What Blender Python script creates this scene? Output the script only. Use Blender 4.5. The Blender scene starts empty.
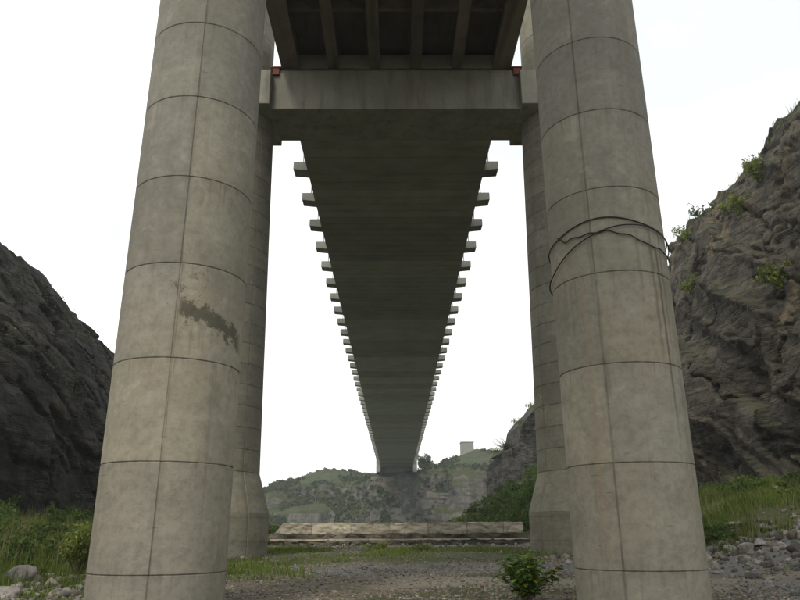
import bpy, bmesh, math
import numpy as np
from math import radians, pi, sin, cos
from mathutils import Matrix, Vector
sc = bpy.context.scene
COL = sc.collection
rng = np.random.default_rng(7)

# ------------------------------------------------------------------ camera
cam_d = bpy.data.cameras.new("camera"); cam = bpy.data.objects.new("camera", cam_d); COL.objects.link(cam)
cam_d.sensor_width = 36; cam_d.lens = 36 * 695 / 800; cam_d.clip_start = 0.1; cam_d.clip_end = 6000
cam.matrix_world = (Matrix.Translation((0, 0, 1.6)) @ Matrix.Rotation(radians(-0.33), 4, 'Z') @
                    Matrix.Rotation(radians(90 + 18.4), 4, 'X') @ Matrix.Rotation(radians(-0.25), 4, 'Z'))
sc.camera = cam
# ------------------------------------------------------------------ world, sun, exposure
SUN_EL, SUN_AZ = radians(52), radians(205)        # azimuth clockwise from +Y (the bridge axis)
world = bpy.data.worlds.new("World"); sc.world = world; world.use_nodes = True
wn = world.node_tree; wn.nodes.clear()
def wnode(t, **k):
    n = wn.nodes.new(t)
    for a, b in k.items(): setattr(n, a, b)
    return n
wo = wnode('ShaderNodeOutputWorld'); wb = wnode('ShaderNodeBackground'); wb.inputs['Strength'].default_value = 0.15
sky = wnode('ShaderNodeTexSky', sky_type='NISHITA', sun_disc=False, sun_elevation=SUN_EL, sun_rotation=SUN_AZ,
            air_density=1.0, dust_density=1.0, ozone_density=1.0)
tc = wnode('ShaderNodeTexCoord')
mp = wnode('ShaderNodeMapping'); mp.inputs['Scale'].default_value = (1.0, 1.0, 1.9); mp.inputs['Location'].default_value = (0.35, 0.1, 0.55)
wn.links.new(tc.outputs['Generated'], mp.inputs['Vector'])
nz = wnode('ShaderNodeTexNoise'); nz.inputs['Scale'].default_value = 1.9; nz.inputs['Detail'].default_value = 7; nz.inputs['Roughness'].default_value = 0.5
wn.links.new(mp.outputs[0], nz.inputs['Vector'])
cr = wnode('ShaderNodeValToRGB'); cr.color_ramp.elements[0].position = 0.43; cr.color_ramp.elements[1].position = 0.56
cr.color_ramp.elements[0].color = (0.66, 0.66, 0.66, 1); cr.color_ramp.elements[1].color = (1, 1, 1, 1)
wn.links.new(nz.outputs[0], cr.inputs[0])
sep = wnode('ShaderNodeSeparateXYZ'); wn.links.new(tc.outputs['Generated'], sep.inputs[0])
lowr = wnode('ShaderNodeMapRange'); lowr.inputs['From Min'].default_value = 0.30; lowr.inputs['From Max'].default_value = 0.50
lowr.inputs['To Min'].default_value = 1.0; lowr.inputs['To Max'].default_value = 0.0
wn.links.new(sep.outputs['Z'], lowr.inputs['Value'])
mx = wnode('ShaderNodeMath', operation='MAXIMUM'); wn.links.new(cr.outputs[0], mx.inputs[0]); wn.links.new(lowr.outputs[0], mx.inputs[1])
mixw = wnode('ShaderNodeMix', data_type='RGBA'); mixw.inputs['B'].default_value = (8.8, 8.85, 8.7, 1)
wn.links.new(mx.outputs[0], mixw.inputs['Factor']); wn.links.new(sky.outputs[0], mixw.inputs['A'])
wn.links.new(mixw.outputs['Result'], wb.inputs['Color']); wn.links.new(wb.outputs[0], wo.inputs['Surface'])

sun_d = bpy.data.lights.new("sun", 'SUN'); sun_d.energy = 1.5; sun_d.angle = radians(11); sun_d.color = (1.0, 0.93, 0.82)
sun = bpy.data.objects.new("sun", sun_d); COL.objects.link(sun); sun.location = (-40, -60, 120)
sdir = Vector((sin(SUN_AZ) * cos(SUN_EL), cos(SUN_AZ) * cos(SUN_EL), sin(SUN_EL)))
sun.rotation_euler = sdir.to_track_quat('Z', 'Y').to_euler()
sc.view_settings.view_transform = 'Standard'; sc.view_settings.look = 'None'
sc.view_settings.exposure = 0.1; sc.view_settings.gamma = 1.0; sc.view_settings.use_curve_mapping = False
try:
    sc.cycles.volume_bounces = 0; sc.cycles.max_bounces = 6; sc.cycles.diffuse_bounces = 4
    sc.cycles.transparent_max_bounces = 8
except Exception: pass

# ------------------------------------------------------------------ numpy noise
_P = np.random.default_rng(3).random((64, 64, 64)).astype(np.float32)
def vn(x, y, z):
    x, y, z = np.broadcast_arrays(np.asarray(x, float), np.asarray(y, float), np.asarray(z, float))
    xi, yi, zi = np.floor(x).astype(int), np.floor(y).astype(int), np.floor(z).astype(int)
    fx, fy, fz = x - xi, y - yi, z - zi
    fx, fy, fz = fx*fx*(3-2*fx), fy*fy*(3-2*fy), fz*fz*(3-2*fz)
    a, b, c, d, e, f = xi & 63, (xi+1) & 63, yi & 63, (yi+1) & 63, zi & 63, (zi+1) & 63
    L = lambda p, q, t: p + (q-p)*t
    return L(L(L(_P[a,c,e], _P[b,c,e], fx), L(_P[a,d,e], _P[b,d,e], fx), fy),
             L(L(_P[a,c,f], _P[b,c,f], fx), L(_P[a,d,f], _P[b,d,f], fx), fy), fz) * 2 - 1
def fbm(x, y, z=0.0, o=5, g=0.5):
    s, a, n = 0, 1.0, 0
    for i in range(o):
        k = 2.03**i
        s = s + a*vn(x*k+i*7.1, y*k+i*3.7, z*k+i*11.3); n += a; a *= g
    return s/n
def ridge(x, y, z=0.0, o=4, g=0.5):
    s, a, n = 0, 1.0, 0
    for i in range(o):
        k = 2.1**i
        s = s + a*(1-np.abs(vn(x*k+i*5.3, y*k+i*9.1, z*k+i*2.9))*2); n += a; a *= g
    return s/n
def ss(a, b, x):
    t = np.clip((np.asarray(x, float)-a)/(b-a), 0, 1); return t*t*(3-2*t)

# ------------------------------------------------------------------ object helpers
def tag(o, label=None, cat=None, group=None, kind=None):
    if label: o['label'] = label
    if cat: o['category'] = cat
    if group: o['group'] = group
    if kind: o['kind'] = kind
    return o
def empty(name, loc, label, cat, group=None):
    o = bpy.data.objects.new(name, None); COL.objects.link(o); o.location = loc
    return tag(o, label, cat, group)
def link(name, me, parent=None, loc=None):
    o = bpy.data.objects.new(name, me); COL.objects.link(o)
    if parent is not None:
        o.parent = parent
    if loc is not None: o.location = loc
    return o
def npmesh(name, V, Fq=None, Ft=None, mat=None, smooth=False, attrs=None):
    me = bpy.data.meshes.new(name); V = np.ascontiguousarray(V, dtype=np.float32)
    nq = 0 if Fq is None else len(Fq); nt = 0 if Ft is None else len(Ft)
    me.vertices.add(len(V)); me.vertices.foreach_set('co', V.ravel())
    idx = []; starts = []; p = 0
    if nq: idx.append(np.asarray(Fq).ravel()); starts.append(np.arange(nq)*4); p = nq*4
    if nt: idx.append(np.asarray(Ft).ravel()); starts.append(p+np.arange(nt)*3)
    idx = np.concatenate(idx).astype(np.int32); starts = np.concatenate(starts).astype(np.int32)
    me.loops.add(len(idx)); me.loops.foreach_set('vertex_index', idx)
    me.polygons.add(nq+nt); me.polygons.foreach_set('loop_start', starts)
    if smooth: me.polygons.foreach_set('use_smooth', np.ones(nq+nt, dtype=bool))
    me.update(calc_edges=True)
    if attrs:
        for k, a in attrs.items():
            at = me.attributes.new(k, 'FLOAT', 'POINT'); at.data.foreach_set('value', np.asarray(a, dtype=np.float32).ravel())
    if mat: me.materials.append(mat)
    return me
def grid_faces(nu, nv):
    i = np.arange((nu-1)*(nv-1)); u = i // (nv-1); v = i % (nv-1); a = u*nv+v
    return np.stack([a, a+nv, a+nv+1, a+1], 1)
def box_bm(bm, x0, x1, y0, y1, z0, z1):
    r = bmesh.ops.create_cube(bm, size=1.0)
    for v in r['verts']:
        v.co.x = x0 + (v.co.x+0.5)*(x1-x0); v.co.y = y0 + (v.co.y+0.5)*(y1-y0); v.co.z = z0 + (v.co.z+0.5)*(z1-z0)
    return r['verts']
def boxes(name, lst, mat, bev=0.02, jit=0.0, cuts=0):
    bm = bmesh.new()
    for b in lst: box_bm(bm, *b)
    if cuts: bmesh.ops.subdivide_edges(bm, edges=bm.edges[:], cuts=cuts, use_grid_fill=True)
    if jit:
        for v in bm.verts: v.co += Vector(rng.normal(0, jit, 3))
    if bev: bmesh.ops.bevel(bm, geom=bm.edges[:], offset=bev, segments=1, affect='EDGES')
    me = bpy.data.meshes.new(name); bm.to_mesh(me); bm.free(); me.materials.append(mat); return me
def tube_arrays(path, rad, n=8):
    path = np.asarray(path, float); m = len(path); rad = np.broadcast_to(rad, m)
    t = np.gradient(path, axis=0); t /= np.linalg.norm(t, axis=1)[:, None]+1e-9
    up = np.where(np.abs(t[:, 2:3]) > 0.9, np.array([[1., 0, 0]]), np.array([[0, 0, 1.]]))
    a = np.cross(t, up); a /= np.linalg.norm(a, axis=1)[:, None]; b = np.cross(t, a)
    th = np.linspace(0, 2*pi, n, endpoint=False)
    V = path[:, None] + rad[:, None, None]*(a[:, None]*np.cos(th)[None, :, None] + b[:, None]*np.sin(th)[None, :, None])
    V = V.reshape(-1, 3); F = []
    for i in range(m-1):
        for j in range(n):
            F.append((i*n+j, i*n+(j+1) % n, (i+1)*n+(j+1) % n, (i+1)*n+j))
    return V, np.array(F)
def tubes(name, lst, mat, n=6):
    Vs, Fs, k = [], [], 0
    for p, r in lst:
        V, F = tube_arrays(p, r, n); Vs.append(V); Fs.append(F+k); k += len(V)
    return npmesh(name, np.concatenate(Vs), np.concatenate(Fs), None, mat, True)

# ------------------------------------------------------------------ materials
class M:
    def __init__(s, name, rough=0.9):
        s.m = bpy.data.materials.new(name); s.m.use_nodes = True; s.t = s.m.node_tree; s.n = s.t.nodes
        s.b = s.n['Principled BSDF']; s.b.inputs['Roughness'].default_value = rough
        s.b.inputs['Specular IOR Level'].default_value = 0.25
        s.out = s.n['Material Output']
    def v(s, sock, val):
        if hasattr(val, 'outputs'): val = val.outputs[0]
        if isinstance(val, bpy.types.NodeSocket): s.t.links.new(val, sock)
        else: sock.default_value = val
    def node(s, t, **k):
        n = s.n.new(t)
        for a, b in k.items(): setattr(n, a, b)
        return n
    def math(s, op, a, b=0.0, c=None, clamp=False):
        n = s.node('ShaderNodeMath', operation=op, use_clamp=clamp); s.v(n.inputs[0], a); s.v(n.inputs[1], b)
        if c is not None: s.v(n.inputs[2], c)
        return n.outputs[0]
    def pos(s): return s.node('ShaderNodeNewGeometry').outputs['Position']
    def obj(s): return s.node('ShaderNodeTexCoord').outputs['Object']
    def attr(s, a): return s.node('ShaderNodeAttribute', attribute_name=a).outputs['Fac']
    def comb(s, x, y, z):
        n = s.node('ShaderNodeCombineXYZ'); s.v(n.inputs[0], x); s.v(n.inputs[1], y); s.v(n.inputs[2], z); return n.outputs[0]
    def sep(s, v): n = s.node('ShaderNodeSeparateXYZ'); s.v(n.inputs[0], v); return n.outputs
    def map(s, v, scale=(1, 1, 1), rot=(0, 0, 0), loc=(0, 0, 0)):
        n = s.node('ShaderNodeMapping'); s.v(n.inputs['Vector'], v); n.inputs['Scale'].default_value = scale
        n.inputs['Rotation'].default_value = rot; n.inputs['Location'].default_value = loc; return n.outputs[0]
    def noise(s, v, scale=1, det=5, rough=0.55, dist=0.0):
        n = s.node('ShaderNodeTexNoise'); s.v(n.inputs['Vector'], v); n.inputs['Scale'].default_value = scale
        n.inputs['Detail'].default_value = det; n.inputs['Roughness'].default_value = rough; n.inputs['Distortion'].default_value = dist
        return n.outputs[0]
    def voro(s, v, scale=1, feature='F1', out='Distance'):
        n = s.node('ShaderNodeTexVoronoi', feature=feature); s.v(n.inputs['Vector'], v); n.inputs['Scale'].default_value = scale
        return n.outputs[out]
    def step(s, x, a, b, lo=0.0, hi=1.0):
        n = s.node('ShaderNodeMapRange', interpolation_type='SMOOTHSTEP'); s.v(n.inputs['Value'], x)
        n.inputs['From Min'].default_value = a; n.inputs['From Max'].default_value = b
        n.inputs['To Min'].default_value = lo; n.inputs['To Max'].default_value = hi; return n.outputs[0]
    def mix(s, f, a, b, mode='MIX'):
        n = s.node('ShaderNodeMix', data_type='RGBA', blend_type=mode)
        s.v(n.inputs['Factor'], f); s.v(n.inputs['A'], (*a, 1) if isinstance(a, tuple) else a); s.v(n.inputs['B'], (*b, 1) if isinstance(b, tuple) else b)
        return n.outputs['Result']
    def hsv(s, c, h=0.5, sat=1.0, val=1.0):
        n = s.node('ShaderNodeHueSaturation'); s.v(n.inputs['Hue'], h); s.v(n.inputs['Saturation'], sat); s.v(n.inputs['Value'], val); s.v(n.inputs['Color'], c); return n.outputs[0]
    def color(s, c): s.v(s.b.inputs['Base Color'], (*c, 1) if isinstance(c, tuple) else c)
    def bump(s, h, strength=0.5, dist=0.02):
        n = s.node('ShaderNodeBump'); n.inputs['Strength'].default_value = strength; n.inputs['Distance'].default_value = dist
        s.v(n.inputs['Height'], h); s.t.links.new(n.outputs[0], s.b.inputs['Normal']); return n
    def rnd(s): return s.node('ShaderNodeObjectInfo').outputs['Random']

def column_mat(name, joint_h=2.31, joint_z=0.75, seam=281.0, kind='', tint=(1, 1, 1), jk=0.75, sk=0.5, jw=1.0):
    m = M(name, 0.88)
    th, h = m.attr('theta'), m.attr('height')
    u = m.math('MULTIPLY', th, 0.0262)                     # arc metres
    uv = m.comb(u, h, 0.0)
    p = m.pos()
    big = m.noise(m.map(uv, (1, 0.8, 1)), 0.45, 6, 0.6)
    c = m.mix(m.step(big, 0.3, 0.7), (0.235, 0.225, 0.185), (0.345, 0.33, 0.275))
    warm = m.noise(m.map(uv, (1, .6, 1), loc=(9, 3, 0)), 0.35, 4)
    c = m.mix(m.math('MULTIPLY', m.step(warm, 0.45, 0.75), 0.3), c, (0.40, 0.30, 0.20))
    low = m.step(h, 10.5, 1.5)
    c = m.mix(m.math('MULTIPLY', low, 0.3), c, (0.40, 0.365, 0.285))
    cool = m.step(h, 6, 15)
    c = m.mix(m.math('MULTIPLY', cool, 0.45), c, (0.225, 0.225, 0.205))
    # run-off streaks, mottling, pores
    st = m.noise(m.map(uv, (3.2, 0.13, 1)), 1.0, 6, 0.65)
    c = m.mix(m.math('MULTIPLY', m.step(st, 0.52, 0.78), 0.5), c, (0.15, 0.14, 0.11))
    st2 = m.noise(m.map(uv, (5.5, 0.10, 1), loc=(31, 5, 0)), 1.0, 5, 0.6)
    c = m.mix(m.math('MULTIPLY', m.step(st2, 0.56, 0.8), 0.35), c, (0.45, 0.43, 0.37))
    mot = m.noise(uv, 5.0, 6, 0.7)
    c = m.mix(m.step(mot, 0.35, 0.75, 0.0, 0.5), c, (0.15, 0.14, 0.11))
    bl = m.noise(uv, 1.4, 8, 0.72, 0.5)
    c = m.mix(m.step(bl, 0.5, 0.66, 0.0, 0.42), c, (0.17, 0.16, 0.125))
    c = m.mix(m.step(bl, 0.46, 0.34, 0.0, 0.35), c, (0.42, 0.40, 0.335))
    pores = m.noise(m.map(uv, (1, 1.6, 1)), 17.0, 3, 0.8)
    c = m.mix(m.step(pores, 0.64, 0.76, 0.0, 0.45), c, (0.10, 0.095, 0.08))
    # formwork panel outlines
    pan = m.node('ShaderNodeTexBrick'); m.v(pan.inputs['Vector'], uv); pan.offset = 0.0
    # lift-to-lift tone
    rr = m.rnd()
    c = m.hsv(c, 0.5, 1.0, m.step(rr, 0, 1, 0.92, 1.07))
    pan_n = pan; m.n.remove(pan_n)
    # dirt in the lift joints and panel seam
    side = m.math('GREATER_THAN', th, seam)
    li = m.math('FLOOR', m.math('DIVIDE', m.math('SUBTRACT', h, joint_z), joint_h))
    pt = m.node('ShaderNodeTexWhiteNoise', noise_dimensions='3D'); m.v(pt.inputs['Vector'], m.comb(side, li, seam))
    c = m.hsv(c, 0.5, m.step(pt.outputs['Value'], 0, 1, 0.85, 1.1), m.step(pt.outputs['Value'], 0, 1, 0.93, 1.06))
    dash = m.noise(m.map(uv, (1.1, 9.0, 1), loc=(3, 7, 1)), 1.6, 4, 0.6)
    c = m.mix(m.step(dash, 0.69, 0.74, 0, 0.6), c, (0.09, 0.085, 0.07))
    fr = m.math('FRACT', m.math('ADD', m.math('DIVIDE', m.math('SUBTRACT', h, joint_z), joint_h), 20.5))
    dj = m.math('MULTIPLY', m.math('ABSOLUTE', m.math('SUBTRACT', fr, 0.5)), joint_h)
    jn = m.noise(m.map(uv, (2.5, 1, 1)), 2.2, 4)
    w = m.step(jn, 0.3, 0.75, 0.009*jw, 0.032*jw)
    dm = m.math('SUBTRACT', 1.0, m.math('DIVIDE', dj, w), clamp=True)
    if kind == 'leg': dm = m.math('MULTIPLY', dm, m.math('MAXIMUM', m.step(h, 4.3, 4.42), m.step(h, 2.56, 2.5)))
    c = m.mix(m.math('MULTIPLY', dm, m.step(jn, 0.25, 0.6, jk*0.5, jk)), c, (0.07, 0.07, 0.062))
    below = m.math('MULTIPLY', m.step(fr, 0.0, 0.5, 0, 1), m.math('LESS_THAN', fr, 0.5))
    ro = m.noise(m.map(uv, (6.0, 0.35, 1), loc=(8, 1, 0)), 1.0, 5, 0.7)
    c = m.mix(m.math('MULTIPLY', below, m.step(ro, 0.52, 0.7, 0, 0.6)), c, (0.15, 0.135, 0.10))
    jb = m.math('MULTIPLY', m.step(dj, 0.22, 0.0), m.step(jn, 0.42, 0.7, 0, 0.35))
    c = m.mix(jb, c, (0.13, 0.125, 0.105))
    if seam:
        wob = m.math('MULTIPLY', m.math('SUBTRACT', m.noise(m.comb(0.0, h, 0.0), 0.5, 3), 0.5), 3.0)
        stepd = m.math('MULTIPLY', m.math('SUBTRACT', m.noise(m.comb(0.0, m.math('FLOOR', m.math('DIVIDE', m.math('SUBTRACT', h, joint_z), joint_h)), 3.0), 3.7, 0), 0.5), 6.0)
        ds = m.math('ABSOLUTE', m.math('SUBTRACT', th, m.math('ADD', m.math('ADD', wob, stepd), seam)))
        sm = m.math('MULTIPLY', m.step(ds, 1.1, 0.2), m.step(m.noise(uv, 1.7, 4), 0.3, 0.65, 0.35, 1.0))
        c = m.mix(m.math('MULTIPLY', sm, sk), c, (0.10, 0.098, 0.085))
        sd = m.math('MULTIPLY', m.step(ds, 7.0, 0.5), m.step(m.noise(m.map(uv, (1, .5, 1)), 1.3, 5), 0.45, 0.7, 0, 0.4))
        c = m.mix(sd, c, (0.16, 0.145, 0.115))
    if kind == 'blot':
        nn = m.noise(m.map(uv, (1, 1, 1)), 3.2, 10, 0.82)
        zc = m.math('ADD', m.math('MULTIPLY', m.math('SUBTRACT', th, 284.0), -0.0088), 6.62)
        d = m.math('ABSOLUTE', m.math('SUBTRACT', h, zc))
        d = m.math('ADD', d, m.math('MULTIPLY', m.math('SUBTRACT', nn, 0.5), 1.7))
        msk = m.math('MULTIPLY', m.step(d, 0.27, 0.16), m.math('MULTIPLY', m.step(th, 281, 286), m.step(th, 362, 345)))
        c = m.mix(m.math('MULTIPLY', msk, 0.75), c, (0.05, 0.05, 0.034))
        run = m.noise(m.map(uv, (4.0, 0.25, 1)), 1.3, 4)
        rm = m.math('MULTIPLY', m.math('MULTIPLY', m.step(run, 0.45, 0.65), m.step(h, 4.6, 6.1)), m.math('MULTIPLY', m.step(h, 6.6, 6.1), m.math('MULTIPLY', m.step(th, 290, 297), m.step(th, 325, 312))))
        c = m.mix(m.math('MULTIPLY', rm, 0.4), c, (0.10, 0.095, 0.07))
        cn = m.noise(m.map(uv, (1, 1, 1), loc=(4, 1, 0)), 2.6, 9, 0.75, 1.2)
        box = m.math('MULTIPLY', m.math('MULTIPLY', m.step(h, 6.0, 6.6), m.step(h, 7.8, 7.4)), m.math('MULTIPLY', m.step(th, 252, 272), m.step(th, 330, 300)))
        c = m.mix(m.math('MULTIPLY', m.math('MULTIPLY', box, m.step(cn, 0.55, 0.64)), 0.75), c, (0.085, 0.075, 0.055))
    if kind == 'drip':
        def drip(t0, w0, z0, z1, k, col):
            nonlocal c
            wn_ = m.math('MULTIPLY', m.math('SUBTRACT', m.noise(uv, 2.0, 5), 0.5), w0*1.4)
            dd = m.math('ABSOLUTE', m.math('SUBTRACT', m.math('ADD', th, wn_), t0))
            a = m.math('MULTIPLY', m.step(dd, w0, w0*0.2), m.math('MULTIPLY', m.step(h, z0, z0+(z1-z0)*0.5), m.step(h, z1+0.05, z1-0.05)))
            c = m.mix(m.math('MULTIPLY', a, k), c, col)
        drip(304.5, 2.4, 2.6, 8.4, 0.6, (0.07, 0.045, 0.03))
        drip(297.0, 3.0, 4.6, 8.9, 0.45, (0.11, 0.075, 0.045))
        drip(311.0, 2.2, 5.2, 8.9, 0.45, (0.11, 0.08, 0.05))
        drip(282.0, 2.5, 6.4, 8.8, 0.35, (0.13, 0.10, 0.07))
        drip(226.0, 5.0, -1.0, 7.6, 0.2, (0.30, 0.19, 0.12))
        drip(236.0, 3.0, 5.5, 10.5, 0.35, (0.14, 0.125, 0.10))
        drip(300.0, 9.0, 7.0, 16.0, 0.22, (0.16, 0.115, 0.075))
    c = m.mix(1.0, c, tuple(a*b for a, b in zip(tint, (0.945, 0.93, 0.885))), 'MULTIPLY')
    m.color(c)
    hgt = m.math('ADD', m.math('MULTIPLY', mot, 0.5), m.math('MULTIPLY', pores, 0.5))
    m.bump(m.math('ADD', hgt, m.math('MULTIPLY', bl, 1.2)), 0.5, 0.025)
    return m.m

def slab_mat(name, a, b, band=(0.05, 0.9, 0.6), stain=0.5, joint=None, tan=0.2):
    m = M(name, 0.92); p = m.pos()
    n1 = m.noise(p, 0.35, 6, 0.6)
    c = m.mix(m.step(n1, 0.3, 0.7), a, b)
    n2 = m.noise(m.map(p, band), 1.6, 6, 0.65)
    dk = tuple(x*0.42 for x in a)
    c = m.mix(m.step(n2, 0.45, 0.72, 0, stain), c, dk)
    n3 = m.noise(p, 6.0, 5, 0.7)
    c = m.mix(m.step(n3, 0.5, 0.8, 0, 0.4), c, dk)
    n4 = m.noise(m.map(p, band, loc=(5, 2, 7)), 0.7, 4)
    c = m.mix(m.step(n4, 0.5, 0.8, 0, tan), c, (0.36, 0.28, 0.16))
    c = m.hsv(c, 0.5, 1, m.step(m.rnd(), 0, 1, 0.82, 1.12))
    m.color(c); m.bump(n3, 0.4, 0.02); return m.m

def rock_mat(name, dark, mid, light, tan, moss, mossamt=0.5, scale=1.0, diag=0.0):
    m = M(name, 0.95); p = m.pos()
    n1 = m.noise(p, 0.22*scale, 8, 0.65, 0.15)
    c = m.mix(m.step(n1, 0.36, 0.64), dark, mid)
    q = m.map(p, (0.5, 0.25, 1.3), rot=(radians(diag), 0, 0))
    n2 = m.noise(q, 0.8*scale, 9, 0.7, 0.15)
    c = m.mix(m.step(n2, 0.46, 0.68, 0, 0.8), c, light)
    n3 = m.noise(m.map(p, (1, 1, 0.5), loc=(3, 9, 1)), 0.16*scale, 6, 0.6, 1.0)
    c = m.mix(m.step(n3, 0.54, 0.72, 0, 0.75), c, tan)
    n4 = m.noise(m.map(p, (1.6, 1.6, 0.16)), 0.9*scale, 7, 0.65)
    c = m.mix(m.step(n4, 0.48, 0.7, 0, 0.75), c, tuple(x*0.45 for x in dark))
    n5 = m.noise(p, 3.2*scale, 8, 0.75)
    c = m.mix(m.step(n5, 0.45, 0.75, 0, 0.6), c, dark)
    nz_ = m.sep(m.node('ShaderNodeNewGeometry').outputs['Normal'])[2]
    ms = m.math('MULTIPLY', m.step(m.math('ADD', nz_, m.math('MULTIPLY', m.math('SUBTRACT', n2, 0.5), 1.2)), 0.5, 0.9), mossamt)
    c = m.mix(ms, c, moss)
    cr1 = m.math('ABSOLUTE', m.math('SUBTRACT', m.noise(q, 0.7*scale, 6, 0.6, 0.3), 0.5))
    c = m.mix(m.step(cr1, 0.028, 0.0, 0, 0.75), c, tuple(x*0.3 for x in dark))
    n6 = m.noise(p, 9.0*scale, 6, 0.8)
    c = m.mix(m.step(n6, 0.52, 0.68, 0, 0.35), c, tuple(x*0.5 for x in dark))
    c = m.mix(m.step(n6, 0.46, 0.34, 0, 0.2), c, light)
    m.color(c)
    hh = m.math('ADD', m.math('ADD', m.math('MULTIPLY', n5, 0.5), m.math('MULTIPLY', n6, 0.25)), m.math('ADD', n2, m.step(cr1, 0.0, 0.06, 0, 0.5)))
    m.bump(hh, 0.75, 0.28/scale); return m.m

def leaf_mat(name, a, b, dry=(0.2, 0.17, 0.06), dryamt=0.1, trans=0.35):
    m = M(name, 0.6)
    g = m.node('ShaderNodeNewGeometry'); r = g.outputs['Random Per Island']
    c = m.mix(r, a, b)
    n = m.noise(g.outputs['Position'], 0.7, 3)
    c = m.hsv(c, 0.5, 1.0, m.step(n, 0.3, 0.7, 0.65, 1.25))
    c = m.mix(m.step(m.math('FRACT', m.math('MULTIPLY', r, 17.3)), 1-dryamt-0.02, 1-dryamt+0.02), c, dry)
    m.color(c); m.b.inputs['Specular IOR Level'].default_value = 0.2
    tr = m.node('ShaderNodeBsdfTranslucent'); m.t.links.new(c, tr.inputs['Color'])
    ms = m.node('ShaderNodeMixShader'); ms.inputs[0].default_value = trans
    m.t.links.new(m.b.outputs[0], ms.inputs[1]); m.t.links.new(tr.outputs[0], ms.inputs[2]); m.t.links.new(ms.outputs[0], m.out.inputs['Surface'])
    return m.m
def plain(name, c, rough=0.8, nscale=6.0, var=0.3, metal=0.0):
    m = M(name, rough); n = m.noise(m.pos(), nscale, 5, 0.65)
    m.color(m.mix(m.step(n, 0.3, 0.7), c, tuple(x*(1-var) for x in c))); m.b.inputs['Metallic'].default_value = metal
    m.bump(n, 0.3, 0.01); return m.m

MAT_PIER_A = column_mat('pier_concrete_stained', seam=281.0, kind='blot')
MAT_PIER_B = column_mat('pier_concrete_drips', seam=239.0, kind='drip')
MAT_LEG = column_mat('tower_leg_concrete', joint_h=1.12, joint_z=4.5, seam=322.0, tint=(0.82, 0.83, 0.81), kind='leg', jk=0.5, sk=0.3, jw=1.3)
MAT_LEG_B = column_mat('tower_leg_concrete_east', joint_h=1.12, joint_z=4.5, seam=205.0, tint=(0.9, 0.9, 0.86), kind='leg', jk=0.5, sk=0.25, jw=1.3)
MAT_SOFFIT = slab_mat('deck_soffit_concrete', (0.25, 0.238, 0.188), (0.31, 0.297, 0.24), band=(0.18, 0.35, 0.5), stain=0.35)
MAT_BEAM = slab_mat('crossbeam_concrete', (0.22, 0.213, 0.17), (0.30, 0.29, 0.235), band=(0.9, 0.9, 0.10), stain=0.6)
MAT_STUB = slab_mat('stub_concrete', (0.22, 0.22, 0.19), (0.28, 0.28, 0.245), stain=0.3, tan=0.05)
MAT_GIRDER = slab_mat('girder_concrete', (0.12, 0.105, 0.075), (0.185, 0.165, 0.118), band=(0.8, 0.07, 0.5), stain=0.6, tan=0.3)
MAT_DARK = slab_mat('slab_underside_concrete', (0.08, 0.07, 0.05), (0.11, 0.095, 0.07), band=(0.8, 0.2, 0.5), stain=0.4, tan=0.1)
MAT_RED = plain('red_lead_paint', (0.20, 0.06, 0.04), 0.7)
MAT_RUBBER = plain('dark_bearing_rubber', (0.03, 0.03, 0.03), 0.7)
MAT_STEEL = plain('grey_steel', (0.22, 0.22, 0.22), 0.5, metal=0.6)
MAT_CABLE = plain('black_cable', (0.03, 0.028, 0.024), 0.7)
MAT_CLIFF_R = rock_mat('sandstone_cliff_grey', (0.040, 0.036, 0.028), (0.098, 0.087, 0.066), (0.175, 0.155, 0.12), (0.25, 0.19, 0.115), (0.055, 0.065, 0.025), 0.55, 1.0, 35)
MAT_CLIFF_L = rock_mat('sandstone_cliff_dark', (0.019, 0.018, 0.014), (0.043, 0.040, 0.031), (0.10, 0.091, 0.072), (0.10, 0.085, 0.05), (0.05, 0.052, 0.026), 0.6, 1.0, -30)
MAT_OUT = rock_mat('outcrop_rock', (0.05, 0.048, 0.042), (0.10, 0.098, 0.09), (0.19, 0.185, 0.17), (0.15, 0.13, 0.10), (0.05, 0.07, 0.03), 0.6, 0.9, 0)
MAT_LEAF_CLIFF = leaf_mat('cliff_shrub_leaf', (0.13, 0.17, 0.035), (0.24, 0.29, 0.07), dryamt=0.08)
MAT_LEAF_DARK = leaf_mat('thicket_leaf', (0.04, 0.085, 0.018), (0.12, 0.18, 0.038), dryamt=0.05)
MAT_LEAF_BUSH = leaf_mat('broad_leaf', (0.06, 0.14, 0.022), (0.19, 0.32, 0.05), dry=(0.30, 0.28, 0.05), dryamt=0.1)
MAT_GRASS = leaf_mat('grass_blade', (0.08, 0.135, 0.02), (0.19, 0.245, 0.05), dry=(0.26, 0.23, 0.11), dryamt=0.08)
MAT_SCRUB = leaf_mat('far_scrub_leaf', (0.022, 0.040, 0.012), (0.058, 0.085, 0.026), dryamt=0.04, trans=0.2)
MAT_WOOD = plain('bark', (0.10, 0.08, 0.055), 0.9)
MAT_STONE = None
def stone_mat(name, a, b):
    m = M(name, 0.95); g = m.node('ShaderNodeNewGeometry'); r = g.outputs['Random Per Island']
    c = m.mix(r, a, b); n = m.noise(g.outputs['Position'], 5, 6, 0.7)
    c = m.hsv(c, 0.5, m.step(m.math('FRACT', m.math('MULTIPLY', r, 7.7)), 0, 1, 0.4, 1.3), m.step(n, 0.3, 0.7, 0.65, 1.2))
    m.color(c); m.bump(n, 0.6, 0.03); return m.m
MAT_STONE = stone_mat('rubble_stone', (0.085, 0.075, 0.06), (0.33, 0.295, 0.245))
MAT_GRAVEL = stone_mat('gravel_stone', (0.075, 0.063, 0.046), (0.36, 0.31, 0.24))
MAT_BOULDER = stone_mat('boulder_stone', (0.19, 0.175, 0.16), (0.30, 0.275, 0.25))

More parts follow.
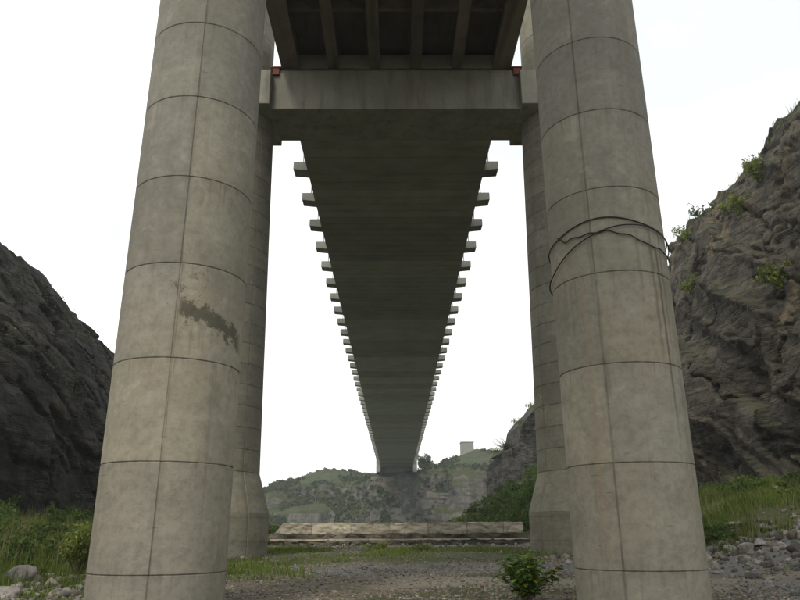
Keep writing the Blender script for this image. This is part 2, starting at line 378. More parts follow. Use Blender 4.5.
# ------------------------------------------------------------------ terrain
def ground_z(x, y):
    x, y = np.asarray(x, float), np.asarray(y, float)
    z = 0.42*ss(18, 38, y) + 0.1*ss(38, 62, y)
    z = z + 2.0*ss(10.5, 25, -x)*ss(5, 20, y+0*x) + 3.6*ss(10.5, 25, x + 0.02*y)*ss(5, 30, y)
    z = z + 5.2*ss(3, 17, x)*ss(66, 104, y)
    z = z + 0.10*fbm(x*0.25, y*0.25, 1.0, 4) + 0.035*fbm(x*1.6, y*1.6, 4.0, 3)
    edge = 74 + 3*fbm(x*0.05, 0*x, 9.0, 3) + 42*ss(4, 16, x)
    z = z - 15.5*ss(edge, edge+26, y)
    return z
def cover(x, y):
    """ground cover masks: grass, grey gravel path, pale sand, moss (0..1)"""
    n = fbm(x*0.22, y*0.16, 20.0, 5); n2 = fbm(x*0.6, y*0.45, 30.0, 4)
    pc = 29.0 - 0.25*np.clip(x-3, 0, 30)
    path = ss(3.4, 2.0, np.abs(y-pc)+n2*1.4)*ss(-5.5, -2.0, x+n*2)
    path = np.maximum(path, ss(9.3, 10.8, x+n2)*ss(24.0, 21.5, y+n2*1.5))
    sand = ss(2.4, 1.2, np.abs(y-(24.0-0.2*np.clip(x-3, 0, 30)))+n2*1.2)*ss(-1.5, 1.5, x+n*2)*(1-path)
    sand = np.maximum(sand, ss(3.2, 2.0, np.abs(y-56.0)+n2*1.5)*ss(12.5, 10, np.abs(x))*0.8)
    gr = ss(0.05, 0.25, n+0.1)*ss(19, 24, y)*0.0
    gr = np.maximum(gr, ss(9.5, 7.0, np.abs(y-42)+n2*4))                          # band before the slab
    gr = np.maximum(gr, ss(7.6, 10.5, -x+n*3)*ss(14, 20, y))                       # left bank
    gr = np.maximum(gr, ss(10.5, 13.5, x+n*3)*ss(22.5, 26, y+n2*2))                # right bank
    gr = np.maximum(gr, ss(62, 66, y))
    gr = np.maximum(gr, 0.8*ss(-1, -4, x+n*4)*ss(22, 27, y+n2*3))
    gr = gr*(1-path)*(1-sand)
    moss = ss(0.0, 0.3, n+n2*0.4)
    return gr, path, sand, moss
gx = np.concatenate([np.linspace(-160, -30, 40, endpoint=False), np.linspace(-30, 30, 301), np.linspace(30, 160, 41)[1:]])
gy = np.concatenate([np.linspace(-80, 8, 30, endpoint=False), np.linspace(8, 75, 380, endpoint=False), np.linspace(75, 150, 110)])
GX, GY = np.meshgrid(gx, gy, indexing='ij')
GZ = ground_z(GX, GY)
cg, cp, cs_, cm = cover(GX, GY)
m = M('ground_soil', 0.96); p = m.pos()
ga, pa, sa, mo = m.attr('grass'), m.attr('path'), m.attr('sand'), m.attr('moss')
n1 = m.noise(p, 1.3, 8, 0.7); n2 = m.noise(p, 9.0, 6, 0.75); vo = m.voro(p, 7.0, out='Color'); vs = m.sep(vo)[0]
c = m.mix(m.step(n1, 0.3, 0.7), (0.095, 0.077, 0.05), (0.18, 0.148, 0.102))
c = m.mix(m.math('MULTIPLY', m.step(vs, 0.3, 1.0), 0.5), c, (0.27, 0.245, 0.21))
c = m.mix(m.math('MULTIPLY', mo, m.step(n1, 0.35, 0.55, 0.3, 0.9)), c, (0.062, 0.068, 0.026))
c = m.mix(m.math('MULTIPLY', ga, m.step(n2, 0.25, 0.6, 0.5, 0.95)), c, (0.065, 0.078, 0.025))
c = m.mix(pa, c, m.mix(n2, (0.125, 0.125, 0.115), (0.21, 0.205, 0.185)))
c = m.mix(m.math('MULTIPLY', sa, m.step(n2, 0.3, 0.5, 0.5, 1.0)), c, m.mix(n1, (0.20, 0.175, 0.135), (0.29, 0.255, 0.20)))
m.color(c); m.bump(m.math('ADD', n2, m.math('MULTIPLY', vs, 0.5)), 0.8, 0.05)
MAT_GROUND = m.m
me = npmesh('ground', np.stack([GX, GY, GZ], -1).reshape(-1, 3), grid_faces(len(gx), len(gy)), None, MAT_GROUND, True,
            dict(grass=cg, path=cp, sand=cs_, moss=cm))
tag(link('ground', me), kind='structure')
# outer terrain: the rest of the near bank and the riverbed, out to the horizon
m = M('outer_ground', 0.95); n1 = m.noise(m.pos(), 0.05, 6); m.color(m.mix(n1, (0.06, 0.08, 0.03), (0.14, 0.13, 0.08)))
me = boxes('terrain', [(-880, 880, -880, 880, -17.5, -16.0)], m.m, 0)
tag(link('terrain', me), kind='structure')
ux = np.linspace(-870, 870, 90); uy = np.linspace(-870, -70, 50)
UX, UY = np.meshgrid(ux, uy, indexing='ij'); UZ = -2.0 + 9*fbm(UX*0.01, UY*0.01, 2.0)
UZ = np.where(UY > -90, -1.5, UZ)
tag(link('terrain', npmesh('back_terrain', np.stack([UX, UY, UZ], -1).reshape(-1, 3), grid_faces(90, 50), None, m.m, True)), kind='structure')
m = M('river_water', 0.12); m.color((0.07, 0.085, 0.06)); m.b.inputs['Specular IOR Level'].default_value = 0.5
nw = m.noise(m.map(m.pos(), (1, 0.5, 1)), 0.8, 5); m.bump(nw, 0.4, 0.2)
V = np.array([(-875, 82, -12.0), (875, 82, -12.0), (875, 420, -12.0), (-875, 420, -12.0)])
tag(link('river', npmesh('river', V, np.array([[0, 1, 2, 3]]), None, m.m)), kind='structure')

# ------------------------------------------------------------------ far hill over the river
hxk = [-880, -300, -180, -120, -69, -47, -38, -9, 8, 21, 31, 41, 51, 80, 140, 260, 880]
hzk = [30, 16, 8, 12, 22.3, 30.3, 33, 30.5, 31, 33.5, 38.2, 41.5, 41.5, 44, 52, 40, 45]
def hill_pt(x, t):
    """x along the river, t 0..1 from the water to the ridge and 1..1.3 behind"""
    H = np.interp(x, hxk, hzk) + 1.2*fbm(x*0.08, 0*x, 5.0, 4)
    rocky = ss(-22, -6, x)*(1-0.0*x)
    A = np.array([0, .10, .16, .24, .45, .52, .62, 1.0, 1.3])
    Yg = np.array([300, 312, 318, 321, 338, 342, 346, 372, 470.]); Zg = np.array([-13, 2, 5, 11, 16.5, 23, 25, 33, 20.])
    Yr = np.array([298, 303, 305, 308, 311, 314, 322, 372, 470.]); Zr = np.array([-13, 0, 4, 12, 22, 28.0, 28.3, 33, 20.])
    y = np.interp(t, A, Yg)*(1-rocky) + np.interp(t, A, Yr)*rocky
    z = np.interp(t, A, Zg)*(1-rocky) + np.interp(t, A, Zr)*rocky
    lo = np.interp(t, A, [0, 0, 0, 0, 0, .0, .0, 1, 0.6])
    z = z + (H-33)*lo + np.minimum(H-33, 0)*(1-lo)*ss(0.05, 0.4, t)*0.75
    fold = 9*fbm(x*0.03, 0*x, 7.0, 4) + 4*fbm(x*0.11, z*0.04, 3.0, 4)
    fold = fold*(1-0.75*np.exp(-(x/16.0)**2))
    y = y + fold + 1.5*ridge(x*0.12, z*0.25, 1.0, 4)*ss(0, .1, t)
    z = z + 0.9*fbm(x*0.15, y*0.15, 11.0, 4)*(t > 0.02)*(1-0.6*np.exp(-(x/12.0)**2))
    return x, y, z
hx = np.concatenate([np.linspace(-870, -130, 60, endpoint=False), np.linspace(-130, 150, 420, endpoint=False), np.linspace(150, 870, 60)])
ht = np.concatenate([np.linspace(0, 1, 130, endpoint=False), np.linspace(1, 1.3, 20)])
HX, HT = np.meshgrid(hx, ht, indexing='ij'); hX, hY, hZ = hill_pt(HX, HT)
m = M('hill_rock_and_scrub', 0.95); p = m.pos()
nzv = m.sep(m.node('ShaderNodeNewGeometry').outputs['Normal'])[2]
n1 = m.noise(p, 0.09, 8, 0.65); n2 = m.noise(m.map(p, (1, 1, 0.28)), 0.22, 8, 0.7); n3 = m.noise(p, 0.6, 6, 0.7)
rock = m.mix(m.step(n2, 0.38, 0.62), (0.035, 0.036, 0.032), (0.16, 0.148, 0.122))
rock = m.mix(m.step(n1, 0.5, 0.62, 0, 0.5), rock, (0.20, 0.155, 0.115))
rock = m.mix(m.step(m.noise(m.map(p, (0.3, 0.3, 2.0)), 0.4, 5), 0.5, 0.7, 0, 0.6), rock, (0.05, 0.05, 0.045))
green = m.mix(m.step(n3, 0.3, 0.7), (0.024, 0.036, 0.010), (0.055, 0.070, 0.020))
green = m.mix(m.step(n1, 0.45, 0.7, 0, 0.55), green, (0.085, 0.085, 0.04))
f = m.step(m.math('ADD', nzv, m.math('MULTIPLY', m.math('SUBTRACT', n1, 0.5), 1.3)), 0.36, 0.58)
m.color(m.mix(f, rock, green)); m.bump(m.math('ADD', n2, m.math('MULTIPLY', n3, 0.5)), 0.8, 1.5)
me = npmesh('hill', np.stack([hX, hY, hZ], -1).reshape(-1, 3), grid_faces(len(hx), len(ht)), None, m.m, True)
tag(link('hill', me), kind='structure')

# ------------------------------------------------------------------ foliage builders
def leaves(C, size, stretch=1.6, up=0.0, r=None):
    """one bent four-corner leaf per centre"""
    r = r or rng; n = len(C); size = np.broadcast_to(size, n)[:, None]
    d = r.normal(size=(n, 3)); d[:, 2] += up; d /= np.linalg.norm(d, axis=1)[:, None]
    e = np.cross(d, r.normal(size=(n, 3))); e /= np.linalg.norm(e, axis=1)[:, None]+1e-9
    nn = np.cross(d, e)
    a = C - d*size*stretch*0.5; b = C + d*size*stretch*0.5
    l = C + e*size*0.5 + nn*size*0.15; q = C - e*size*0.5 + nn*size*0.15
    V = np.stack([a, l, b, q], 1).reshape(-1, 3); i = np.arange(n)*4
    T = np.concatenate([np.stack([i, i+1, i+2], 1), np.stack([i, i+2, i+3], 1)])
    return V, T
def blob_points(n, centers, radii, shell=0.55, r=None):
    r = r or rng; k = r.integers(0, len(centers), n); d = r.normal(size=(n, 3)); d /= np.linalg.norm(d, axis=1)[:, None]
    rr = (shell + (1-shell)*r.random(n))
    return np.asarray(centers)[k] + d*np.asarray(radii)[k]*rr[:, None]
def blades(x, y, z, h, w, lean=0.35, r=None):
    r = r or rng; n = len(x); a = r.random(n)*2*pi; b = a + pi/2 + r.normal(0, .5, n)
    h = np.broadcast_to(h, n)*(0.55+0.75*r.random(n)); w = np.broadcast_to(w, n); L = h*lean*(0.3+r.random(n)*1.4)
    dx, dy = np.cos(a)*w/2, np.sin(a)*w/2; ex, ey = np.cos(b)*L, np.sin(b)*L
    z = z - 0.04
    P = [(x-dx, y-dy, z), (x+dx, y+dy, z), (x+dx*.8+ex*.35, y+dy*.8+ey*.35, z+h*.6), (x-dx*.8+ex*.35, y-dy*.8+ey*.35, z+h*.6), (x+ex, y+ey, z+h*0.98)]
    V = np.stack([np.stack(q, 1) for q in P], 1).reshape(-1, 3); i = np.arange(n)*5
    return V, np.stack([i, i+1, i+2, i+3], 1), np.stack([i+3, i+2, i+4], 1)
def shrub(name, loc, label, cat, r, h, n, leaf, mat, seed, stems=7, group=None, lean=(0, 0), lobes=9, spiky=False):
    g = np.random.default_rng(seed); root = empty(name, loc, label, cat, group)
    cs = np.stack([g.normal(0, r*0.42, lobes)+lean[0]*0.5, g.normal(0, r*0.42, lobes)+lean[1]*0.5, h*(0.35+0.5*g.random(lobes))], 1)
    rd = np.stack([r*(0.28+0.22*g.random(lobes))]*2 + [h*(0.16+0.14*g.random(lobes))], 1)
    pts = blob_points(n, cs, rd, 0.3, g)
    if spiky:
        k = n//2; t = g.random(k)[:, None]; tip = cs[g.integers(0, lobes, k)]*np.array([1.35, 1.35, 1.45]); pts[:k] = tip*t + g.normal(0, leaf*0.8, (k, 3))
    V, T = leaves(pts, leaf*(0.6+0.8*g.random(n)), 1.9, 0.5, g)
    link('foliage', npmesh('foliage', V, None, T, mat), root)
    L = []
    for i in range(stems):
        e = cs[g.integers(0, lobes)]; s = np.array([g.normal(0, r*.05), g.normal(0, r*.05), -0.2]); mid = (s+e)/2 + g.normal(0, r*.08, 3)
        L.append((np.array([s, mid, e]), np.array([.035, .022, .008])*max(h, .6)*0.6))
    link('stems', tubes('stems', L, MAT_WOOD, 5), root)
    return root

# ------------------------------------------------------------------ haze
# (linked near the end, after the structure)

# ------------------------------------------------------------------ main span: suspension deck over the river
DZ = 28.6; HW = 6.96; PITCH = 5.33; Y0 = 43.0; NSEG = 50
def pier_ring(cx_r, z0, z1, r0, r1, n=72, groove=0.018, seams=(), th0=90.0):
    """one cast lift of a round column: chamfered arrises top and bottom, a shallow groove at each formwork seam"""
    th = list(np.linspace(th0, th0+360, n+1))
    for s in seams: th += [s-0.9, s-0.35, s+0.35, s+0.9]
    th = np.array(sorted(th)); gr = np.zeros(len(th))
    for s in seams: gr = np.maximum(gr, np.where(np.abs(th-s) < 0.5, 0.02, 0))
    hs = [(z0+.002, -groove), (z0+0.022, 0.0)] + [(z0+(z1-z0)*f, 0.0) for f in (.25, .5, .75)] + [(z1-0.022, 0.0), (z1-.002, -groove)]
    V, A, B = [], [], []
    for z, off in hs:
        rr = r0+(r1-r0)*(z-z0)/(z1-z0)+off-gr
        a = np.radians(th); V.append(np.stack([np.cos(a)*rr, np.sin(a)*rr, np.full(len(th), z)], 1)); A.append(th); B.append(np.full(len(th), z))
    m_ = len(th); F = []
    for i in range(len(hs)-1):
        k = np.arange(m_-1); F.append(np.stack([i*m_+k, i*m_+k+1, (i+1)*m_+k+1, (i+1)*m_+k], 1))
    V = np.concatenate(V); c0, c1 = len(V), len(V)+1
    V = np.concatenate([V, [[0, 0, z0+.002], [0, 0, z1-.002]]])
    k = np.arange(m_-1); T = np.concatenate([np.stack([k+1, k, np.full(m_-1, c0)], 1), np.stack([(len(hs)-1)*m_+k, (len(hs)-1)*m_+k+1, np.full(m_-1, c1)], 1)])
    return V, np.concatenate(F), T, dict(theta=np.concatenate(A+[[270, 270]]), height=np.concatenate(B+[[z0, z1]]))
def lift(name, parent, z0, z1, r0, r1, mat, seams=(), smooth=True, n=72):
    V, F, T, A = pier_ring(0, z0, z1, r0, r1, n, seams=seams)
    me = npmesh(name, V, F, T, mat, smooth, A)
    try: me.set_sharp_from_angle(angle=radians(30))
    except Exception: pass
    return link(name, me, parent)

bridge = empty('suspension_bridge', (0, Y0, 0), 'long grey concrete deck crossing the river to the far cliff with stubs along both edges', 'bridge')
def deck_segment_mesh():
    bm = bmesh.new(); L = PITCH-0.02
    # cross-section of the slab with cantilevered kerbs, extruded along Y
    prof = [(-HW, 0.0), (HW, 0.0), (HW+0.0, 0.75), (HW-0.35, 0.9), (HW-0.35, 1.35), (HW-0.6, 1.35), (HW-0.62, 0.95), (-HW+0.62, 0.95), (-HW+0.6, 1.35), (-HW+0.35, 1.35), (-HW+0.35, 0.9), (-HW, 0.75)]
    a = [bm.verts.new((x, 0, z)) for x, z in prof]; b = [bm.verts.new((x, L, z)) for x, z in prof]
    n = len(prof)
    for i in range(n): bm.faces.new((a[i], a[(i+1) % n], b[(i+1) % n], b[i]))
    bm.faces.new(a[::-1]); bm.faces.new(b)
    # panel joints on the soffit: thin strips standing 12 mm proud
    for k in range(4):
        y = 0.05+k*(L/4); vs = box_bm(bm, -HW+0.12, HW-0.12, y, y+L/4-0.06, -0.014-0.004*(k % 2), 0.05)
    bmesh.ops.recalc_face_normals(bm, faces=bm.faces)
    me = bpy.data.meshes.new('deck_segment'); bm.to_mesh(me); bm.free(); me.materials.append(MAT_SOFFIT); return me
dsm = deck_segment_mesh()
first = (DZ-1.6)*1.811+0.45 - Y0                 # the first stub that shows past the crossbeam
def stub_mesh(s):
    bm = bmesh.new()
    vs = box_bm(bm, HW-0.02, HW+1.13, -0.62, 0.62, -0.03, 0.78)
    for v in vs:
        if v.co.x > HW+1 and v.co.z < 0.2: v.co.z += 0.12
    box_bm(bm, HW+0.5, HW+0.86, -0.2, 0.2, 0.78, 0.84)
    bmesh.ops.bevel(bm, geom=bm.edges[:], offset=0.03, segments=1, affect='EDGES')
    if s < 0:
        for v in bm.verts: v.co.x *= -1
        bmesh.ops.reverse_faces(bm, faces=bm.faces)
    me = bpy.data.meshes.new('crossbeam_end'); bm.to_mesh(me); bm.free(); me.materials.append(MAT_STUB); return me
stubs = {1: stub_mesh(1), -1: stub_mesh(-1)}
YT, YF = 37.7, 324.0; MIDY = (YT+YF)/2; TOPZ = 62.0
def cable_z(y): return DZ+1.5 + (TOPZ-DZ-1.5)*np.clip((YF-6-y)/(YF-6-YT), 0, 1)**2
hang = tubes('hanger', [(np.array([(0, 0, 0), (0, 0, 1.0)]), 0.045)], MAT_STEEL, 6)
for i in range(-2, NSEG+1):
    o = link('deck_segment', dsm, bridge, (0, first-PITCH/2+i*PITCH+0.01, DZ + 0.004*(i % 3)))
    if i in (-2, -1, NSEG): continue
    yy = first+i*PITCH
    for s in (-1, 1):
        link('crossbeam_end', stubs[s], bridge, (0, yy, DZ))
        hgt = max(float(cable_z(yy+Y0))-(DZ+0.68), 0.6)
        hh = link('hanger', hang, bridge, (s*(HW+0.42), yy, DZ+0.6)); hh.scale = (1, 1, hgt+0.08)
for s in (-1, 1): link('wing_wall', boxes('wing_wall', [(min(s*7.05, s*8.9), max(s*7.05, s*8.9), 309.5-Y0, 320-Y0, 26, 32.2)], MAT_STUB, 0.1), bridge)
link('abutment', boxes('abutment', [(-7.0, 7.0, 314.6-Y0, 330-Y0, 20, 28.585)], MAT_STUB, 0.1), bridge)
link('abutment', boxes('abutment', [(-7.1, 7.1, 321-Y0, 331-Y0, 28.59, 30.2)], MAT_STUB, 0.1), bridge)
for s in (-1, 1):
    ys = np.linspace(YT, YF, 60); pth = np.stack([np.full(60, s*(HW+0.42)), ys-Y0, cable_z(ys)], 1)
    link('main_cable', tubes('main_cable', [(pth, 0.16)], MAT_STEEL, 8), bridge)

# ------------------------------------------------------------------ tower with two round legs and a crossbeam
def tower(loc, label, near=True):
    t = empty('bridge_tower', loc, label, 'bridge tower')
    for s in (-1, 1):
        cx = s*(7.38+2.42) + 0.12
        leg = bpy.data.objects.new('tower_leg', None); COL.objects.link(leg); leg.parent = t; leg.location = (cx, 0, 0)
        mt = MAT_LEG if s < 0 else MAT_LEG_B
        sm = (322.0,) if s < 0 else (205.0,)
        zb = -1.0 if near else -24.0
        lift('plinth', leg, zb, 2.48, 3.02, 3.02, mt, sm)
        lift('flared_base', leg, 2.48, 4.5, 3.02, 2.42, mt, sm)
        z = 4.5; k = 0
        if near:
            while z < 25.5:
                z1 = min(z+1.12, 25.6); lift('column_segment', leg, z, z1, 2.42-0.36*(z-4.5)/20, 2.42-0.36*(z1-4.5)/20, mt, sm); z = z1; k += 1
            z = 28.0
            while z < 62:
                z1 = min(z+3.4, 62.2); lift('column_segment', leg, z, z1, 1.78, 1.78, mt, sm, n=48); z = z1
        else:
            lift('shaft', leg, 4.5, 62, 2.42, 1.8, mt, sm, n=32)
        link('cable_saddle', boxes('cable_saddle', [(-s*2.6-0.9, -s*2.6+0.9, -1.2, 1.2, 62.2 if near else 62.0, 63.2), (-1.9, 1.9, -1.6, 1.6, 61.2, 62.15)], MAT_STUB, 0.05), leg)
        link('bearing_collar', boxes('bearing_collar', [((7.48 if s > 0 else -12.6)-cx+0.1*0, (12.6 if s > 0 else -7.48)-cx, -2.4, 2.4, 25.6, 27.98)], MAT_BEAM, 0.03), leg)
    bw = boxes('crossbeam', [(-7.52+0.0, 7.52, -1.8, 1.8, 25.62, 28.36)], MAT_BEAM, 0.03)
    link('crossbeam', bw, t)
    link('upper_crossbeam', boxes('upper_crossbeam', [(-8.3, 8.3, -1.3, 1.3, 56, 59.5)], MAT_BEAM, 0.05), t)
    for x in (-7.28, 7.38):
        link('bearing_wedge', boxes('bearing_wedge', [(x-0.2, x+0.2, -1.95, -1.3, 27.95, 28.42), (x-0.34, x+0.34, -2.0, -1.2, 28.42, 28.5)], MAT_RED, 0.01), t)
    return t
tower((0, YT, 0), 'near bridge tower of two round flared legs joined by a deep crossbeam', True)

# ------------------------------------------------------------------ approach span with ribs
app = empty('approach_span', (0, 0, 0), 'ribbed concrete girder span overhead resting on the tower crossbeam', 'bridge')
GL = 16.0
for j in range(4):
    y1 = 37.3 - j*GL; y0 = y1-GL+0.04
    for a, b in ((-7.0, -5.9), (-4.13, -3.48), (-1.62, -0.95), (0.90, 1.56), (3.45, 4.1), (5.95, 7.1)):
        x0, x1 = a, b
        if j == 0:
            me = bpy.data.meshes.new('girder')
        bm = bmesh.new(); w = (b-a)
        prof = [(a, 0), (b, 0), (b, 0.32), (b-0.1*w, 0.5), (b-0.1*w, 1.5), (a+0.1*w, 1.5), (a+0.1*w, 0.5), (a, 0.32)]
        va = [bm.verts.new((x, y0, z+DZ)) for x, z in prof]; vb = [bm.verts.new((x, y1, z+DZ)) for x, z in prof]
        n = len(prof)
        for i in range(n): bm.faces.new((va[i], va[(i+1) % n], vb[(i+1) % n], vb[i]))
        bm.faces.new(va[::-1]); bm.faces.new(vb); bmesh.ops.recalc_face_normals(bm, faces=bm.faces)
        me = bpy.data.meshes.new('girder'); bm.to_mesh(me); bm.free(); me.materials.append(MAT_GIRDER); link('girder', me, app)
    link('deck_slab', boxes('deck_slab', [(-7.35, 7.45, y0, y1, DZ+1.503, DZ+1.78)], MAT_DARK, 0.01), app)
    link('parapet', boxes('parapet', [(-7.3, -7.05, y0, y1, DZ+1.783, DZ+2.7)], MAT_STUB, 0.02), app)
    link('parapet', boxes('parapet', [(7.15, 7.4, y0, y1, DZ+1.783, DZ+2.7)], MAT_STUB, 0.02), app)
    for q in range(3):
        yq = y1 - 5.9 - q*5.2 if j == 0 else y1 - 2.6 - q*5.2
        for a, b in ((-6.0, -4.08), (-3.52, -1.58), (-1.0, 0.95), (1.5, 3.5), (4.05, 6.05)):
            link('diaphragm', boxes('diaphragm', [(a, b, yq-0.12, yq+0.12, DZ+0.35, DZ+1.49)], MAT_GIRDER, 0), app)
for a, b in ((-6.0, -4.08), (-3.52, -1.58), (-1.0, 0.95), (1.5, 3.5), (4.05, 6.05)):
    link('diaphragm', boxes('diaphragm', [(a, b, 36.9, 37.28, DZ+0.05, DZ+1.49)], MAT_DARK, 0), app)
for x in (-6.45, -3.8, -1.28, 1.23, 3.78, 6.52):
    link('bearing_pad', boxes('bearing_pad', [(x-0.3, x+0.3, 36.4, 36.85, 28.363, 28.595)], MAT_RUBBER, 0), app)

# ------------------------------------------------------------------ the two approach piers
def pier(cx, cy, label, mat, seam):
    t = empty('bridge_pier', (cx, cy, 0), label, 'bridge pier', 'round concrete piers under the approach span')
    z = 0.75-2.31; r = 1.5
    for k in range(12):
        z1 = z+2.31
        if k == 11: z1 = 26.3
        lift('column_segment', t, z, z1, r, r, mat, (seam,), n=96); z = z1
    link('pier_cap', boxes('pier_cap', [(-2.6, 2.6, -1.7, 1.7, 26.3, 28.3)], MAT_BEAM, 0.05), t)
    for dx in (-1.9, 0.9 if cx < 0 else -0.9):
        pass
    link('bearing_pad', boxes('bearing_pad', [(-1.4, -0.8, -0.3, 0.3, 28.303, 28.59), (0.8, 1.4, -0.3, 0.3, 28.303, 28.59)], MAT_RUBBER, 0), t)
    return t
pier(-5.4, 16.9, 'round concrete pier with a dark mossy stain across its middle', MAT_PIER_A, 281.0)
pier(5.72, 17.5, 'round concrete pier with black cable looped around it and rust drips', MAT_PIER_B, 239.0)
# cable looped round the second pier
def on_pier(th, z, off=0.03):
    a = np.radians(th); return np.stack([np.cos(a)*(1.5+off), np.sin(a)*(1.5+off), z], 1)
cb = empty('cable', (5.72, 17.5, 0), 'black cable wrapped in slack loops around the rust streaked pier', 'cable')
def loop(ks, zs, off, ph=0.0):
    th = np.linspace(90, 450, 150); z = np.interp(th, ks, zs); k = np.ones(7)/7; z = np.convolve(np.pad(z, 3, mode='edge'), k, 'valid')
    return on_pier(th, z, off)
LA = loop([90, 150, 187, 203, 224, 240, 254, 270, 288, 308, 340, 400, 450], [8.6, 8.7, 8.83, 8.9, 9.05, 9.13, 9.14, 9.08, 8.97, 8.88, 8.75, 8.6, 8.6], .035)
LB = loop([90, 150, 189, 203, 221, 238, 253, 267, 288, 308, 340, 400, 450], [8.0, 7.8, 7.98, 8.2, 8.46, 8.66, 8.79, 8.88, 8.90, 8.84, 8.6, 8.2, 8.0], .07)
th = np.linspace(201, 345, 70)
LC = on_pier(th, np.interp(th, [201, 212, 222, 238, 253, 266, 280, 291, 304, 324, 345], [8.92, 8.72, 8.74, 8.74, 8.75, 8.66, 8.55, 8.40, 8.37, 8.27, 8.05]) + 0.02*np.sin(th*0.35), .05)
th = np.linspace(0, 1, 40)
LD = on_pier(304.2+1.0*np.sin(th*5)*0.6, 8.36-th*2.6, .03)
for n_, pth in enumerate((LA, LB, LC)):
    link('cable_loop' if n_ < 3 else 'hanging_end', tubes('cable_loop', [(pth, 0.017 if n_ < 3 else 0.011)], MAT_CABLE, 6), cb)

# ------------------------------------------------------------------ cliffs
def sheet(name, P, mat, label, cat):
    nu, nv = P.shape[:2]
    me = npmesh(name, P.reshape(-1, 3), grid_faces(nu, nv), None, mat, True)
    return tag(link(name, me), kind='structure') if label is None else tag(link(name, me), label, cat)
def cliff(side, foot, top, yk, topz, ends, nu, nv, seed, prof, strat, amp=1.0):
    """profile fractions prof=[(t, across, up)], swept along Y, then broken up by noise"""
    u = np.linspace(0, 1, nu); v = np.linspace(0, 1, nv); U, Vv = np.meshgrid(u, v, indexing='ij')
    Y = ends[0]+(ends[1]-ends[0])*U
    F = np.interp(Y, yk, foot); T = np.interp(Y, yk, top); Z = np.interp(Y, yk, topz)
    pt, pa, pz = zip(*prof)
    ac = np.interp(Vv, pt, pa); up = np.interp(Vv, pt, pz)
    X = F+(T-F)*ac; zz = -3 + (Z+3)*up
    back = ss(0.86, 1.0, Vv); X = X+side*22*back
    s1 = Y*cos(strat)+zz*sin(strat); s2 = -Y*sin(strat)+zz*cos(strat)
    wob = 0.9*fbm(Y*0.09+seed, zz*0.09, X*0.09, 4)
    def beds(f, w):
        t = s2*f + wob*w; fr = t-np.floor(t); lay = vn(np.floor(t)*3.7, seed*3.0+0*t, s1*0.02)
        return lay*0.6 + (fr**3)*1.0 - 0.5
    d = 2.8*fbm(Y*0.06+seed, zz*0.06, X*0.05, 3) + 1.3*(ridge(s1*0.05+seed, s2*0.16, X*0.05, 4, .45)-0.3)
    d = d + 0.75*beds(0.28, 0.9) + 0.18*beds(0.9, 1.2)*ss(-.3, .2, fbm(Y*.08+5, zz*.08, 2.0, 2))
    blk = np.floor(s1*0.22+0.6*fbm(s1*.2, s2*.3, seed, 2)+np.floor(s2*0.28+wob*0.9)*0.37); d = d + 0.35*vn(blk*5.3, np.floor(s2*0.28+wob*0.9)*2.7, seed)
    d = d + 0.9*ridge(Y*0.16, zz*0.05, seed, 4)*ss(0.75, 0.3, Vv) + 0.38*fbm(Y*0.7, zz*0.5+seed, X*0.5, 5, 0.62)
    d = d - 0.7*ss(0.09, 0.0, np.abs(fbm(s1*0.16+9, s2*0.3, X*0.2+seed, 4, .55)))
    holes = ss(0.55, 0.9, fbm(s1*0.2, s2*0.5, seed+3.0, 3)*1.6); d = d - 1.6*holes
    d = d*amp*ss(0, 0.03, Vv)
    X = X - side*d*0.8; zz = zz + d*0.25*ss(0.3, 0.8, Vv)*(1-0.6*ss(.75, .85, Vv)) + 0.3*fbm(Y*0.9, X*0.9, seed, 4)*ss(0.4, .7, Vv)
    return np.stack([X, Y, zz], -1)
# right cliff
P = cliff(+1, [24.5, 24.5, 25.5, 28, 40, 60], [37, 37, 36, 34, 45, 60], [0, 40, 60, 78, 92, 105], [38.2, 38.6, 38.6, 34, 26, 16], (14, 100), 520, 300, 3.3,
          [(0, 0, 0), (.15, -.02, .16), (.3, 0.02, .33), (.5, .22, .52), (.7, .55, .78), (.86, 1.0, 1.0), (1, 1.15, 1.05)], radians(28))
sheet('cliff', P, MAT_CLIFF_R, 'towering grey brown rock cliff with bright green tufts beside the cable wrapped pier', 'cliff')
PR = P
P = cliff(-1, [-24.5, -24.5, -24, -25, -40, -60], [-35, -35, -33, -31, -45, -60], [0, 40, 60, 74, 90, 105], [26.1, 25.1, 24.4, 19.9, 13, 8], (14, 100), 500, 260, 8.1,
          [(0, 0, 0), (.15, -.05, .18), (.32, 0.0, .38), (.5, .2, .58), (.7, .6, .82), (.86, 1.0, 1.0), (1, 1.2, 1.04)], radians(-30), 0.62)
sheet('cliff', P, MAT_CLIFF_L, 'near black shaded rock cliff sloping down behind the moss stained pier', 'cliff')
PL = P
